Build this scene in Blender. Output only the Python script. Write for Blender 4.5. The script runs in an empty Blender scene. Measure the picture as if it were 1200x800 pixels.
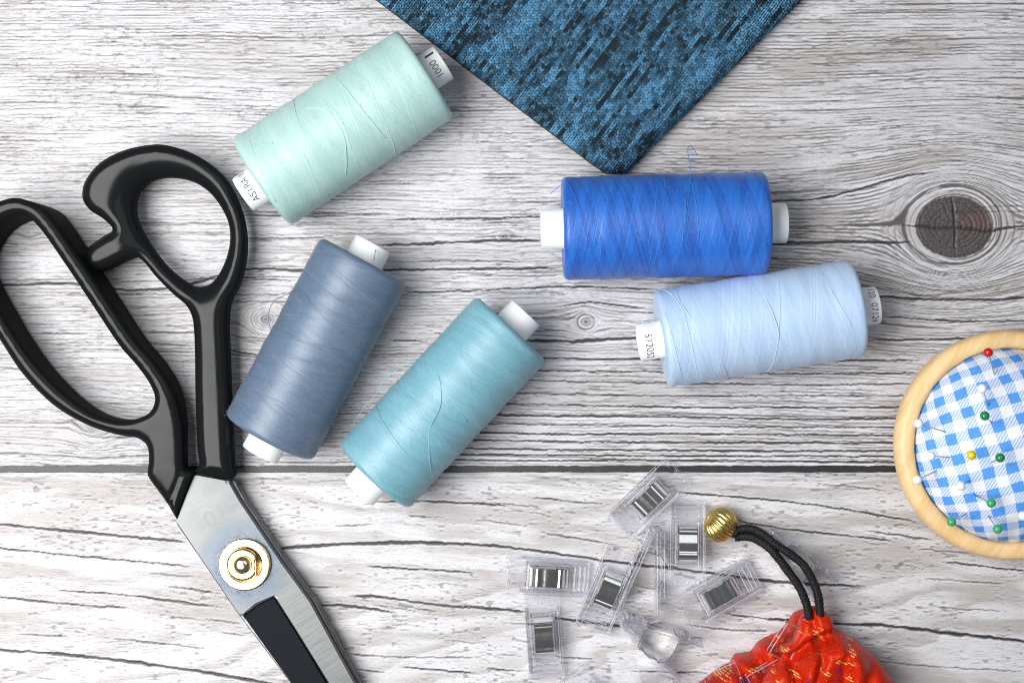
import bpy, bmesh, math, random
import numpy as np
from mathutils import Vector, Matrix, Euler
from mathutils.geometry import delaunay_2d_cdt

random.seed(7)
rng = np.random.default_rng(7)
S = 0.00028            # metres per unit of the working scale (1 unit = one pixel of the table at full size)
D = 1900.0             # camera height in the same units
CX, CY = 600.0, 400.0
scene = bpy.context.scene
COL = scene.collection
PI = math.pi


def flat(px, py, z=0.0):
    """table coordinates of a thing seen at (px, py) whose height over the table is z"""
    k = (D - z) / D
    return np.array([(px - CX) * k, (CY - py) * k, z], dtype=float)


# ------------------------------------------------------------------ noise
def _hash(ix, iy, seed):
    h = (ix.astype(np.int64) * 374761393 + iy.astype(np.int64) * 668265263 + seed * 974634777) & 0x7fffffff
    h = ((h ^ (h >> 13)) * 1274126177) & 0x7fffffff
    h = (h ^ (h >> 16)) & 0xffff
    return h.astype(np.float32) / 65535.0


def vn(x, y, seed=0):
    x = np.asarray(x, dtype=np.float64); y = np.asarray(y, dtype=np.float64)
    x, y = np.broadcast_arrays(x, y)
    ix = np.floor(x); iy = np.floor(y)
    fx = (x - ix); fy = (y - iy)
    fx = fx * fx * (3 - 2 * fx); fy = fy * fy * (3 - 2 * fy)
    a = _hash(ix, iy, seed); b = _hash(ix + 1, iy, seed)
    c = _hash(ix, iy + 1, seed); d = _hash(ix + 1, iy + 1, seed)
    return (a + (b - a) * fx) * (1 - fy) + (c + (d - c) * fx) * fy


def fbm(x, y, seed=0, o=3):
    s = 0; a = 1.0; t = 0
    for i in range(o):
        s = s + a * vn(x * 2 ** i, y * 2 ** i, seed + i * 17); t += a; a *= 0.5
    return s / t


def sst(a, b, x):
    t = np.clip((x - a) / (b - a), 0, 1)
    return t * t * (3 - 2 * t)


# ------------------------------------------------------------------ object helpers
def tag(o, label=None, cat=None, group=None, kind=None):
    if label: o['label'] = label
    if cat: o['category'] = cat
    if group: o['group'] = group
    if kind: o['kind'] = kind
    return o


def thing(name, loc, label, cat, group=None, rot=(0, 0, 0)):
    o = bpy.data.objects.new(name, None)
    o.empty_display_size = 0.005
    COL.objects.link(o)
    o.location = Vector(loc) * S
    o.rotation_euler = rot
    return tag(o, label, cat, group)


def make_mesh(name, verts, faces, mat=None, smooth=True, attrs=None):
    me = bpy.data.meshes.new(name)
    V = np.asarray(verts, dtype=np.float64).reshape(-1, 3) * S
    if isinstance(faces, np.ndarray):
        n, k = faces.shape
        me.vertices.add(len(V)); me.vertices.foreach_set('co', V.astype(np.float32).ravel())
        me.loops.add(n * k); me.loops.foreach_set('vertex_index', faces.astype(np.int32).ravel())
        me.polygons.add(n)
        me.polygons.foreach_set('loop_start', np.arange(0, n * k, k, dtype=np.int32))
        me.update(calc_edges=True)
    else:
        me.from_pydata([tuple(v) for v in V], [], [tuple(int(i) for i in f) for f in faces])
    me.polygons.foreach_set('use_smooth', np.full(len(me.polygons), bool(smooth)))
    if attrs:
        for an, (typ, arr) in attrs.items():
            at = me.attributes.new(an, typ, 'POINT')
            key = {'FLOAT': 'value', 'FLOAT_VECTOR': 'vector', 'FLOAT_COLOR': 'color'}[typ]
            at.data.foreach_set(key, np.asarray(arr, dtype=np.float32).ravel())
    if mat: me.materials.append(mat)
    me.update()
    return me


def part(name, verts, faces, mat, parent=None, smooth=True, attrs=None, local=False):
    """one mesh object. verts are in table coordinates unless local; the parent's place is taken off"""
    V = np.asarray(verts, dtype=np.float64).reshape(-1, 3)
    if parent is not None and not local:
        p = parent
        off = np.zeros(3)
        while p is not None:
            off += np.array(p.location) / S; p = p.parent
        V = V - off
    o = bpy.data.objects.new(name, make_mesh(name, V, faces, mat, smooth, attrs))
    COL.objects.link(o)
    if parent is not None: o.parent = parent
    return o


def from_mesh(name, me, parent=None):
    o = bpy.data.objects.new(name, me); COL.objects.link(o)
    if parent is not None: o.parent = parent
    return o


def bevel(o, w, seg=2, ang=35):
    m = o.modifiers.new('bevel', 'BEVEL'); m.width = w * S; m.segments = seg
    m.limit_method = 'ANGLE'; m.angle_limit = math.radians(ang)
    return o


def merge(*pieces):
    V = []; F = []; n = 0
    for v, f in pieces:
        v = np.asarray(v, dtype=float).reshape(-1, 3)
        V.append(v); F += [tuple(int(i) + n for i in q) for q in f]; n += len(v)
    return np.vstack(V), F


# ------------------------------------------------------------------ shape makers
def catmull(pts, step=2.0, closed=True):
    P = np.array(pts, dtype=float); n = len(P); out = []
    segs = n if closed else n - 1
    for i in range(segs):
        if closed:
            p0, p1, p2, p3 = P[(i - 1) % n], P[i], P[(i + 1) % n], P[(i + 2) % n]
        else:
            p0, p1, p2, p3 = P[max(i - 1, 0)], P[i], P[i + 1], P[min(i + 2, n - 1)]
        d1 = max(np.linalg.norm(p1 - p0), 1e-6) ** .5; d2 = max(np.linalg.norm(p2 - p1), 1e-6) ** .5
        d3 = max(np.linalg.norm(p3 - p2), 1e-6) ** .5
        m1 = (p2 - p1) + d2 * ((p1 - p0) / d1 - (p2 - p0) / (d1 + d2)) if np.linalg.norm(p1 - p0) > 1e-6 else (p2 - p1)
        m2 = (p2 - p1) + d2 * ((p3 - p2) / d3 - (p3 - p1) / (d2 + d3)) if np.linalg.norm(p3 - p2) > 1e-6 else (p2 - p1)
        k = max(1, int(round(np.linalg.norm(p2 - p1) / step)))
        for j in range(k):
            t = j / k; t2 = t * t; t3 = t2 * t
            out.append((2 * t3 - 3 * t2 + 1) * p1 + (t3 - 2 * t2 + t) * m1 + (-2 * t3 + 3 * t2) * p2 + (t3 - t2) * m2)
    if not closed: out.append(P[-1])
    return np.array(out)


def seg_dist(P, poly):
    A = poly; B = np.roll(poly, -1, axis=0)
    best = np.full(len(P), 1e9)
    for a, b in zip(A, B):
        d = b - a; L = max(d @ d, 1e-12)
        t = np.clip(((P - a) @ d) / L, 0, 1)
        q = P - (a + t[:, None] * d)
        best = np.minimum(best, np.einsum('ij,ij->i', q, q))
    return np.sqrt(best)


def inside(P, poly):
    x, y = P[:, 0], P[:, 1]; c = np.zeros(len(P), bool)
    A = poly; B = np.roll(poly, -1, axis=0)
    for (x1, y1), (x2, y2) in zip(A, B):
        if y1 == y2: continue
        m = ((y1 > y) != (y2 > y)) & (x < (x2 - x1) * (y - y1) / (y2 - y1) + x1)
        c ^= m
    return c


def plate(outer, holes, rings=(0.5, 1.4, 2.8, 4.6, 7.0), grid=3.0):
    """flat triangulation of an outline with holes: points, triangles, distance to outline and to the holes, boundary loops"""
    loops = [np.asarray(outer, float)] + [np.asarray(h, float) for h in holes]
    pts = []; edges = []; ranges = []
    for lp in loops:
        s = len(pts); n = len(lp); pts += [tuple(p) for p in lp]
        edges += [(s + i, s + (i + 1) % n) for i in range(n)]; ranges.append((s, n))

    def ok(P):
        m = inside(P, loops[0])
        for h in loops[1:]: m &= ~inside(P, h)
        return m

    def alld(P):
        d = seg_dist(P, loops[0])
        for h in loops[1:]: d = np.minimum(d, seg_dist(P, h))
        return d
    for lp in loops:
        T = np.roll(lp, -1, 0) - np.roll(lp, 1, 0)
        T /= np.maximum(np.linalg.norm(T, axis=1), 1e-9)[:, None]
        Nn = np.stack([-T[:, 1], T[:, 0]], 1)
        for r in rings:
            for sgn in (1, -1):
                Q = lp + sgn * Nn * r
                m = ok(Q); dd = alld(Q)
                pts += [tuple(p) for p in Q[m & (dd > r * .97)]]
    lo = loops[0].min(0); hi = loops[0].max(0)
    gx, gy = np.meshgrid(np.arange(lo[0], hi[0], grid), np.arange(lo[1], hi[1], grid))
    gx = gx + (np.arange(gx.shape[0]) % 2)[:, None] * grid * .5
    G = np.stack([gx.ravel(), gy.ravel()], 1)
    m = ok(G); G = G[m]; G = G[alld(G) > rings[-1] + grid * .6 if len(rings) else alld(G) > grid * .5]
    pts += [tuple(p) for p in G]
    r = delaunay_2d_cdt([Vector(p) for p in pts], edges, [], 0, 1e-4, True)
    P = np.array([tuple(v) for v in r[0]]); T = np.array([tuple(f) for f in r[2]])
    C = P[T].mean(1); T = T[ok(C)]
    a = P[T[:, 1]] - P[T[:, 0]]; b = P[T[:, 2]] - P[T[:, 0]]
    neg = (a[:, 0] * b[:, 1] - a[:, 1] * b[:, 0]) < 0
    T[neg] = T[neg][:, ::-1]
    ido = {}
    for i, orig in enumerate(r[3]):
        for k in orig: ido[k] = i
    bl = [[ido[s + i] for i in range(n)] for s, n in ranges]
    do = seg_dist(P, loops[0])
    dh = np.full(len(P), 1e9)
    for h in loops[1:]: dh = np.minimum(dh, seg_dist(P, h))
    return P, T, do, dh, bl


def drop(d, R, H):
    t = np.clip(1 - d / R, 0, 1)
    return H * (1 - np.sqrt(np.maximum(1 - t * t, 0)))


def slab(P, T, bl, zt, zb):
    """closed body from a flat triangulation with a top and an under side"""
    n = len(P)
    V = np.vstack([np.column_stack([P, zt]), np.column_stack([P, zb])])
    F = [tuple(t) for t in T] + [tuple(n + i for i in t[::-1]) for t in T]
    tri = set()
    for t in T:
        for i in range(3): tri.add((t[i], t[(i + 1) % 3]))
    for lp in bl:
        m = len(lp)
        for i in range(m):
            a, b = lp[i], lp[(i + 1) % m]
            if (a, b) in tri: F.append((b, a, n + a, n + b))
            else: F.append((a, b, n + b, n + a))
    return V, F


def tube(path, rad, n=8, cap=True):
    P = np.asarray(path, float); m = len(P)
    r = np.broadcast_to(np.asarray(rad, float), (m,))
    T = np.gradient(P, axis=0); T /= np.maximum(np.linalg.norm(T, axis=1), 1e-9)[:, None]
    up = np.array([0, 0, 1.0]) if abs(T[0, 2]) < .9 else np.array([1.0, 0, 0])
    V = []; F = []
    u = np.cross(T[0], up); u /= np.linalg.norm(u)
    for i in range(m):
        u = u - T[i] * (u @ T[i]); u /= max(np.linalg.norm(u), 1e-9)
        w = np.cross(T[i], u)
        for k in range(n):
            a = 2 * PI * k / n
            V.append(P[i] + r[i] * (math.cos(a) * u + math.sin(a) * w))
    for i in range(m - 1):
        for k in range(n):
            F.append((i * n + k, i * n + (k + 1) % n, (i + 1) * n + (k + 1) % n, (i + 1) * n + k))
    if cap:
        F.append(tuple(range(n))[::-1]); F.append(tuple((m - 1) * n + k for k in range(n)))
    return np.array(V), F


def lathe(profile, n=64, closed_profile=False, sweep=None):
    """revolve (r, z) about z"""
    V = []; F = []; m = len(profile)
    for k in range(n):
        a = 2 * PI * k / n
        for r, z in profile:
            V.append((r * math.cos(a), r * math.sin(a), z))
    for k in range(n):
        k2 = (k + 1) % n
        for i in range(m if closed_profile else m - 1):
            j = (i + 1) % m
            F.append((k * m + i, k2 * m + i, k2 * m + j, k * m + j))
    return np.array(V), F


def ball(c, r, nu=16, nv=10):
    V = []; F = []
    for j in range(nv + 1):
        t = PI * j / nv
        for i in range(nu):
            p = 2 * PI * i / nu
            V.append((c[0] + r * math.sin(t) * math.cos(p), c[1] + r * math.sin(t) * math.sin(p), c[2] + r * math.cos(t)))
    for j in range(nv):
        for i in range(nu):
            F.append((j * nu + i, (j + 1) * nu + i, (j + 1) * nu + (i + 1) % nu, j * nu + (i + 1) % nu))
    return np.array(V), F


# ------------------------------------------------------------------ material helpers
class NT:
    def __init__(self, name):
        self.mat = bpy.data.materials.new(name); self.mat.use_nodes = True
        self.t = self.mat.node_tree; self.t.nodes.clear()
        self.out = self.t.nodes.new('ShaderNodeOutputMaterial')

    def n(self, typ, **kw):
        nd = self.t.nodes.new(typ)
        for k, v in kw.items(): setattr(nd, k, v)
        return nd

    def put(self, sock, v):
        if v is None: return
        if isinstance(v, bpy.types.NodeSocket): self.t.links.new(v, sock)
        elif isinstance(v, (tuple, list)) and len(v) == 3 and sock.type == 'RGBA': sock.default_value = (*v, 1)
        else: sock.default_value = v

    def math(self, op, a, b=None, c=None, clamp=False):
        nd = self.n('ShaderNodeMath', operation=op, use_clamp=clamp)
        for i, v in enumerate((a, b, c)):
            if v is not None: self.put(nd.inputs[i], v)
        return nd.outputs[0]

    def mix(self, f, a, b, blend='MIX'):
        nd = self.n('ShaderNodeMix', data_type='RGBA', blend_type=blend)
        self.put(nd.inputs[0], f); self.put(nd.inputs[6], a); self.put(nd.inputs[7], b)
        return nd.outputs[2]

    def attr(self, name, out='Fac'):
        return self.n('ShaderNodeAttribute', attribute_name=name).outputs[out]

    def sep(self, v):
        nd = self.n('ShaderNodeSeparateXYZ'); self.put(nd.inputs[0], v); return nd.outputs

    def comb(self, x, y, z=0.0):
        nd = self.n('ShaderNodeCombineXYZ')
        for i, v in enumerate((x, y, z)): self.put(nd.inputs[i], v)
        return nd.outputs[0]

    def noise(self, vec, scale=1.0, detail=2.0, rough=.5, dist=0.0):
        nd = self.n('ShaderNodeTexNoise')
        self.put(nd.inputs['Vector'], vec); nd.inputs['Scale'].default_value = scale
        nd.inputs['Detail'].default_value = detail; nd.inputs['Roughness'].default_value = rough
        nd.inputs['Distortion'].default_value = dist
        return nd.outputs['Fac']

    def ramp(self, v, a, b, lo=0.0, hi=1.0, smooth=True):
        nd = self.n('ShaderNodeMapRange', interpolation_type='SMOOTHSTEP' if smooth else 'LINEAR')
        self.put(nd.inputs[0], v)
        for i, q in enumerate((a, b, lo, hi)): nd.inputs[i + 1].default_value = q
        return nd.outputs[0]

    def pix(self):
        """object coordinates in working units"""
        tc = self.n('ShaderNodeTexCoord')
        m = self.n('ShaderNodeVectorMath', operation='SCALE')
        self.put(m.inputs[0], tc.outputs['Object']); m.inputs[3].default_value = 1 / S
        return m.outputs[0]

    def bump(self, h, strength=.3, dist=1.0):
        nd = self.n('ShaderNodeBump'); nd.inputs['Strength'].default_value = strength
        nd.inputs['Distance'].default_value = dist * S; self.put(nd.inputs['Height'], h)
        return nd.outputs[0]

    def done(self, **kw):
        b = self.n('ShaderNodeBsdfPrincipled')
        for k, v in kw.items(): self.put(b.inputs[k.replace('_', ' ')], v)
        self.t.links.new(b.outputs[0], self.out.inputs[0])
        return self.mat


def srgb(r, g, b):
    f = lambda c: (c / 255 / 12.92) if c / 255 <= .04045 else ((c / 255 + .055) / 1.055) ** 2.4
    return (f(r), f(g), f(b))


# ================================================================== MATERIALS
def mat_wood():
    m = NT('weathered white wood')
    fl = m.attr('flow', 'Vector'); x, y, z = m.sep(fl)
    grain = m.attr('grain'); crack = m.attr('crack'); stain = m.attr('stain'); core = m.attr('core')
    dash = m.noise(m.comb(m.math('MULTIPLY', x, 1 / 16), m.math('MULTIPLY', y, 1 / 1.15), z), 1.0, 2, .6)
    dash = m.ramp(dash, .555, .62)
    broad = m.noise(m.comb(m.math('MULTIPLY', x, 1 / 90), m.math('MULTIPLY', y, 1 / 22), z), 1.0, 3, .6)
    speck = m.noise(m.comb(m.math('MULTIPLY', x, 1 / 2.2), m.math('MULTIPLY', y, 1 / 1.4), z), 1.0, 2, .7)
    base = m.mix(m.ramp(broad, .3, .7), srgb(208, 207, 212), srgb(187, 185, 188))
    base = m.mix(m.ramp(speck, .35, .8, 0, .6), base, m.mix(m.attr('rough'), srgb(190, 188, 194), srgb(150, 147, 152)))
    base = m.mix(m.math('MULTIPLY', m.math('SUBTRACT', 1.0, m.attr('rough')), .8), base, m.mix(m.ramp(speck, .3, .7), srgb(224, 224, 226), srgb(200, 198, 198)))
    base = m.mix(m.math('MULTIPLY', stain, .9), base, srgb(150, 142, 136))
    dm = m.math('MULTIPLY', dash, m.math('MULTIPLY', m.attr('rough'), m.ramp(m.noise(m.comb(m.math('MULTIPLY', x, 1 / 60), m.math('MULTIPLY', y, 1 / 14), z), 1, 3), .35, .65, .25, .85)))
    base = m.mix(dm, base, srgb(92, 87, 88))
    base = m.mix(m.math('MULTIPLY', m.attr('edge_highlight'), .6), base, srgb(228, 228, 233))  # bright rims along grain and cracks: highlights painted into the colour
    base = m.mix(grain, base, srgb(74, 69, 67))
    corec = m.mix(m.ramp(speck, .3, .7), srgb(92, 86, 86), srgb(34, 31, 33))
    base = m.mix(core, base, corec)
    base = m.mix(m.math('MULTIPLY', m.attr('heart'), .3), base, srgb(112, 70, 52))
    base = m.mix(crack, base, srgb(46, 44, 47))
    h = m.math('SUBTRACT', m.math('MULTIPLY', speck, .25), m.math('ADD', m.math('MULTIPLY', dm, .8), m.math('MULTIPLY', grain, .9)))
    return m.done(Base_Color=base, Roughness=m.ramp(speck, .2, .8, .42, .58), Specular_IOR_Level=.5, Normal=m.bump(h, .35, .8))


def mat_seam():
    m = NT('charcoal seam')
    p = m.pix()
    n = m.noise(p, .6, 3, .7)
    return m.done(Base_Color=m.mix(m.ramp(n, .35, .65), srgb(20, 20, 23), srgb(48, 48, 53)), Roughness=.36, Normal=m.bump(n, .5, .8))


def mat_thread(name, c, dark, light):
    if 'cobalt' not in name: dark = tuple(.55 * a_ + .45 * b_ for a_, b_ in zip(c, dark))
    m = NT(name)
    w = m.attr('wind', 'Vector'); a, v, s = m.sep(w)
    def lane(k, sc, seed):
        q = m.math('ADD', m.math('MULTIPLY', a, k), v)
        return m.noise(m.comb(m.math('MULTIPLY', q, 1 / sc), m.math('ADD', s, seed), 0.0), 1.0, 1, .5)
    f1 = m.ramp(lane(.26, 13, 3.1), .47, .53)
    f2 = m.ramp(lane(-.2, 17, 9.7), .47, .53)
    f3 = m.ramp(lane(.09, 11, 15.3), .44, .56)
    fan = m.math('ADD', m.math('MULTIPLY', f1, .4), m.math('ADD', m.math('MULTIPLY', f2, .35), m.math('MULTIPLY', f3, .25)))
    def fine(k, seed):
        q = m.math('ADD', m.math('MULTIPLY', a, k), v)
        return m.noise(m.comb(m.math('MULTIPLY', q, 1 / 1.3), m.math('MULTIPLY', a, 1 / 420), m.math('ADD', s, seed)), 1.0, 2, .6)
    fi = m.mix(f1, fine(.26, 1.0), m.mix(f2, fine(.09, 2.0), fine(-.2, 4.0)))
    g1 = m.ramp(m.math('ABSOLUTE', m.math('SUBTRACT', lane(-.2, 9, 31.0), .5)), 0.0, .022, 1, 0)
    g2 = m.ramp(m.math('ABSOLUTE', m.math('SUBTRACT', lane(.26, 10, 37.0), .5)), 0.0, .02, 1, 0)
    fuzz = m.noise(m.comb(m.math('MULTIPLY', a, .22), m.math('MULTIPLY', v, .30), s), 1.0, 5, .8)
    base = m.mix(m.ramp(fan, .1, .9), dark, c)
    base = m.mix(m.ramp(fi, .3, .75, 0, .3), base, light)
    base = m.mix(m.math('MULTIPLY', g1, .12), base, light)
    base = m.mix(m.math('MULTIPLY', g2, .12), base, dark)
    base = m.mix(m.ramp(fuzz, .45, .75, 0, .4), base, light)
    h = m.math('ADD', m.math('MULTIPLY', fi, .8), m.math('ADD', m.math('MULTIPLY', fan, .6), m.math('MULTIPLY', g1, .7)))
    return m.done(Base_Color=base, Roughness=.42, Specular_IOR_Level=.6, Sheen_Weight=.08, Sheen_Roughness=.5,
                  Normal=m.bump(h, .22, .9))


def mat_simple(name, col, rough=.5, **kw):
    m = NT(name)
    n = m.noise(m.pix(), .12, 3, .6)
    c = m.mix(m.ramp(n, .3, .7, 0, .12), col, tuple(q * .75 for q in col))
    return m.done(Base_Color=c, Roughness=rough, **kw)


def mat_black_gloss():
    m = NT('black gloss enamel')
    p = m.pix()
    n = m.noise(p, .03, 2, .5)
    d = m.ramp(m.noise(p, .45, 2, .8), .74, .80)
    return m.done(Base_Color=m.mix(m.math('MULTIPLY', d, .08), (.008, .009, .010), (.3, .3, .3)), Roughness=m.math('ADD', m.ramp(n, .3, .7, .15, .22), m.math('MULTIPLY', m.attr('side'), .5)),
                  Specular_IOR_Level=m.math('SUBTRACT', .17, m.math('MULTIPLY', m.attr('side'), .12)), Normal=m.bump(n, .12, 1.0))


def mat_steel():
    m = NT('brushed steel')
    p = m.pix(); x, y, z = m.sep(p)
    u = m.math('ADD', m.math('MULTIPLY', x, .84), m.math('MULTIPLY', y, .54))
    v = m.math('SUBTRACT', m.math('MULTIPLY', y, .84), m.math('MULTIPLY', x, .54))
    br = m.noise(m.comb(m.math('MULTIPLY', u, 1 / 35), m.math('MULTIPLY', v, 1 / 1.3), 0.0), 1.0, 3, .65)
    big = m.noise(p, .022, 3, .6)
    c = m.mix(m.ramp(br, .3, .7), (.165, .17, .17), (.23, .237, .235))
    c = m.mix(m.ramp(big, .4, .7, 0, .35), c, (.125, .135, .145))
    # the oil-blue tarnish and soot round the pivot
    d = m.attr('pivot')
    tar = m.math('MULTIPLY', m.ramp(d, 34, 62, 1, 0), m.ramp(m.noise(p, .07, 3, .6), .3, .7, .45, 1.0))
    c = m.mix(m.math('MULTIPLY', tar, .75), c, (.105, .145, .20))
    soot = m.math('MULTIPLY', m.ramp(d, 31, 41, 1, 0), m.ramp(m.noise(p, .35, 4, .75), .47, .6))
    c = m.mix(m.math('MULTIPLY', soot, .5), c, (.05, .05, .05))
    return m.done(Base_Color=c, Metallic=.9, Roughness=m.ramp(br, .2, .8, .38, .50), Normal=m.bump(br, .12, .4))


def mat_metal(name, col, rough):
    m = NT(name)
    n = m.noise(m.pix(), .15, 3, .6)
    return m.done(Base_Color=m.mix(m.ramp(n, .3, .7, 0, .3), col, tuple(q * .8 for q in col)), Metallic=1.0,
                  Roughness=m.ramp(n, .3, .7, rough * .8, rough * 1.25))


def mat_clear():
    m = NT('clear plastic')
    n = m.noise(m.pix(), .09, 2, .6)
    bp = m.bump(n, .12, 1.0)
    lw = m.n('ShaderNodeLayerWeight'); lw.inputs[0].default_value = .5; m.put(lw.inputs['Normal'], bp)
    t = m.n('ShaderNodeBsdfTransparent')
    m.put(t.inputs[0], m.mix(m.ramp(lw.outputs['Facing'], .16, .75, 0, 1), (.997, .997, 1.0), (.80, .81, .88)))
    g = m.n('ShaderNodeBsdfGlossy'); g.inputs['Color'].default_value = (1, 1, 1, 1); g.inputs['Roughness'].default_value = .06; m.put(g.inputs['Normal'], bp)
    fr = m.n('ShaderNodeFresnel'); fr.inputs[0].default_value = 1.5; m.put(fr.inputs['Normal'], bp)
    mx = m.n('ShaderNodeMixShader'); m.put(mx.inputs[0], m.math('MULTIPLY', fr.outputs[0], .5))
    m.t.links.new(t.outputs[0], mx.inputs[1]); m.t.links.new(g.outputs[0], mx.inputs[2]); df = m.n('ShaderNodeBsdfDiffuse'); df.inputs[0].default_value = (.93, .93, .96, 1)
    m2 = m.n('ShaderNodeMixShader'); m.put(m2.inputs[0], m.ramp(lw.outputs['Facing'], .2, .42, 0, .34))
    m.t.links.new(mx.outputs[0], m2.inputs[1]); m.t.links.new(df.outputs[0], m2.inputs[2])
    m.t.links.new(m2.outputs[0], m.out.inputs[0])
    return m.mat


def mat_knit():
    m = NT('melange knit yarn')
    c = m.attr('yarn', 'Color')
    n = m.noise(m.pix(), .9, 3, .7)
    return m.done(Base_Color=m.mix(m.ramp(n, .3, .7, 0, .4), c, (.012, .03, .045)), Roughness=.75, Specular_IOR_Level=.25,
                  Normal=m.bump(n, .5, .8))


def mat_gingham():
    m = NT('blue gingham cotton')
    p = m.attr('cloth', 'Vector'); x, y, z = m.sep(p)
    ca, sa = math.cos(math.radians(17)), math.sin(math.radians(17))
    wob = m.math('MULTIPLY', m.math('SUBTRACT', m.noise(p, .03, 2, .5), .5), 7)
    a = m.math('ADD', m.math('ADD', m.math('MULTIPLY', x, ca), m.math('MULTIPLY', y, sa)), wob)
    b = m.math('ADD', m.math('SUBTRACT', m.math('MULTIPLY', y, ca), m.math('MULTIPLY', x, sa)), wob)
    def stripe(q, off, per):
        f = m.math('FRACT', m.math('ADD', m.math('DIVIDE', q, per), off))
        t = m.math('ABSOLUTE', m.math('SUBTRACT', f, .5))
        return m.ramp(t, .235, .265, 1, 0)
    A = stripe(a, 100.31, 27.0); B = stripe(b, 100.13, 24.5)
    both = m.math('MULTIPLY', A, B)
    one = m.math('SUBTRACT', m.math('ADD', A, B), m.math('MULTIPLY', both, 2))
    hx = m.math('ADD', m.math('MULTIPLY', x, .86), m.math('MULTIPLY', y, -.5))
    hat = m.ramp(m.math('ABSOLUTE', m.math('SUBTRACT', m.math('FRACT', m.math('DIVIDE', hx, 3.1)), .5)), .17, .3, 1, 0)
    f = m.math('ADD', both, m.math('MULTIPLY', m.math('MULTIPLY', one, m.math('ADD', .18, m.math('MULTIPLY', hat, .48))), 1.0), clamp=True)
    weave = m.noise(m.comb(m.math('MULTIPLY', a, .5), m.math('MULTIPLY', b, .5), 0.0), 1.0, 3, .7)
    blue = m.mix(m.ramp(weave, .3, .7), srgb(72, 138, 220), srgb(98, 162, 234))
    c = m.mix(f, m.mix(m.ramp(weave, .3, .7), srgb(236, 238, 244), srgb(222, 226, 236)), blue)
    return m.done(Base_Color=c, Roughness=.8, Specular_IOR_Level=.2, Normal=m.bump(weave, .3, .8))


def mat_beech():
    m = NT('turned pale beech')
    p = m.pix(); x, y, z = m.sep(p)
    q = m.comb(m.math('MULTIPLY', m.math('ADD', m.math('MULTIPLY', x, .5), m.math('MULTIPLY', y, .86)), .012),
               m.math('MULTIPLY', m.math('SUBTRACT', m.math('MULTIPLY', x, .86), m.math('MULTIPLY', y, .5)), .09),
               m.math('MULTIPLY', z, .05))
    g = m.noise(q, 1.0, 4, .6, .6)
    f = m.noise(m.comb(m.math('MULTIPLY', x, .35), m.math('MULTIPLY', y, .06), z), 1.0, 3, .6)
    c = m.mix(m.ramp(g, .3, .72), srgb(235, 203, 152), srgb(220, 182, 126))
    c = m.mix(m.ramp(f, .55, .75, 0, .35), c, srgb(196, 158, 106))
    return m.done(Base_Color=c, Roughness=.42, Specular_IOR_Level=.4, Normal=m.bump(g, .1, 1.0))


def mat_brocade():
    m = NT('red brocade satin')
    p = m.attr('cloth', 'Vector'); x, y, z = m.sep(p)
    ca, sa = math.cos(.45), math.sin(.45)
    u = m.math('ADD', m.math('MULTIPLY', x, ca), m.math('MULTIPLY', y, sa))
    v = m.math('SUBTRACT', m.math('MULTIPLY', y, ca), m.math('MULTIPLY', x, sa))
    row = m.math('FLOOR', m.math('DIVIDE', v, 3.0))
    uu = m.math('ADD', m.math('DIVIDE', u, 4.6), m.math('MULTIPLY', row, .37))
    cell = m.math('FLOOR', uu)
    fu = m.math('ABSOLUTE', m.math('SUBTRACT', m.math('FRACT', uu), .5))
    fv = m.math('ABSOLUTE', m.math('SUBTRACT', m.math('FRACT', m.math('DIVIDE', v, 3.0)), .5))
    dash = m.math('MULTIPLY', m.ramp(fu, .36, .44, 1, 0), m.ramp(fv, .2, .32, 1, 0))
    wn = m.n('ShaderNodeTexWhiteNoise', noise_dimensions='2D'); m.put(wn.inputs['Vector'], m.comb(cell, row, 0.0))
    keep = m.math('GREATER_THAN', wn.outputs['Value'], .3)
    motif = m.noise(m.comb(m.math('MULTIPLY', u, 1 / 24), m.math('MULTIPLY', v, 1 / 13), 4.7), 1.0, 2, .6)
    dash = m.math('MULTIPLY', m.math('MULTIPLY', dash, keep), m.ramp(motif, .60, .63))
    sk = m.math('GREATER_THAN', m.noise(m.comb(m.math('MULTIPLY', u, .55), m.math('MULTIPLY', v, .8), 2.0), 1.0, 1, .5), .80)
    gold = m.math('MAXIMUM', dash, m.math('MULTIPLY', sk, .8))
    pur = m.noise(m.comb(m.math('MULTIPLY', u, 1 / 22), m.math('MULTIPLY', v, 1 / 22), 9.0), 1.0, 2, .6)
    pl = m.ramp(m.math('ABSOLUTE', m.math('SUBTRACT', m.math('FRACT', m.math('DIVIDE', m.math('ADD', u, m.math('MULTIPLY', v, .5)), 3.4)), .5)), .15, .3, 1, 0)
    pur = m.math('MULTIPLY', m.ramp(pur, .64, .68), pl)
    tw = m.noise(m.comb(m.math('MULTIPLY', u, .8), m.math('MULTIPLY', v, .35), 0.0), 1.0, 2, .6)
    c = m.mix(m.ramp(tw, .3, .7), (.36, .008, .002), (.60, .026, .004))
    c = m.mix(pur, c, srgb(62, 34, 110))
    c = m.mix(gold, c, srgb(214, 170, 100))
    h = m.math('ADD', m.math('MULTIPLY', tw, .5), m.math('ADD', gold, pur))
    return m.done(Base_Color=c, Roughness=.36, Specular_IOR_Level=.36, Specular_Tint=(1, .45, .28, 1), Normal=m.bump(h, .25, .8))


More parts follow.
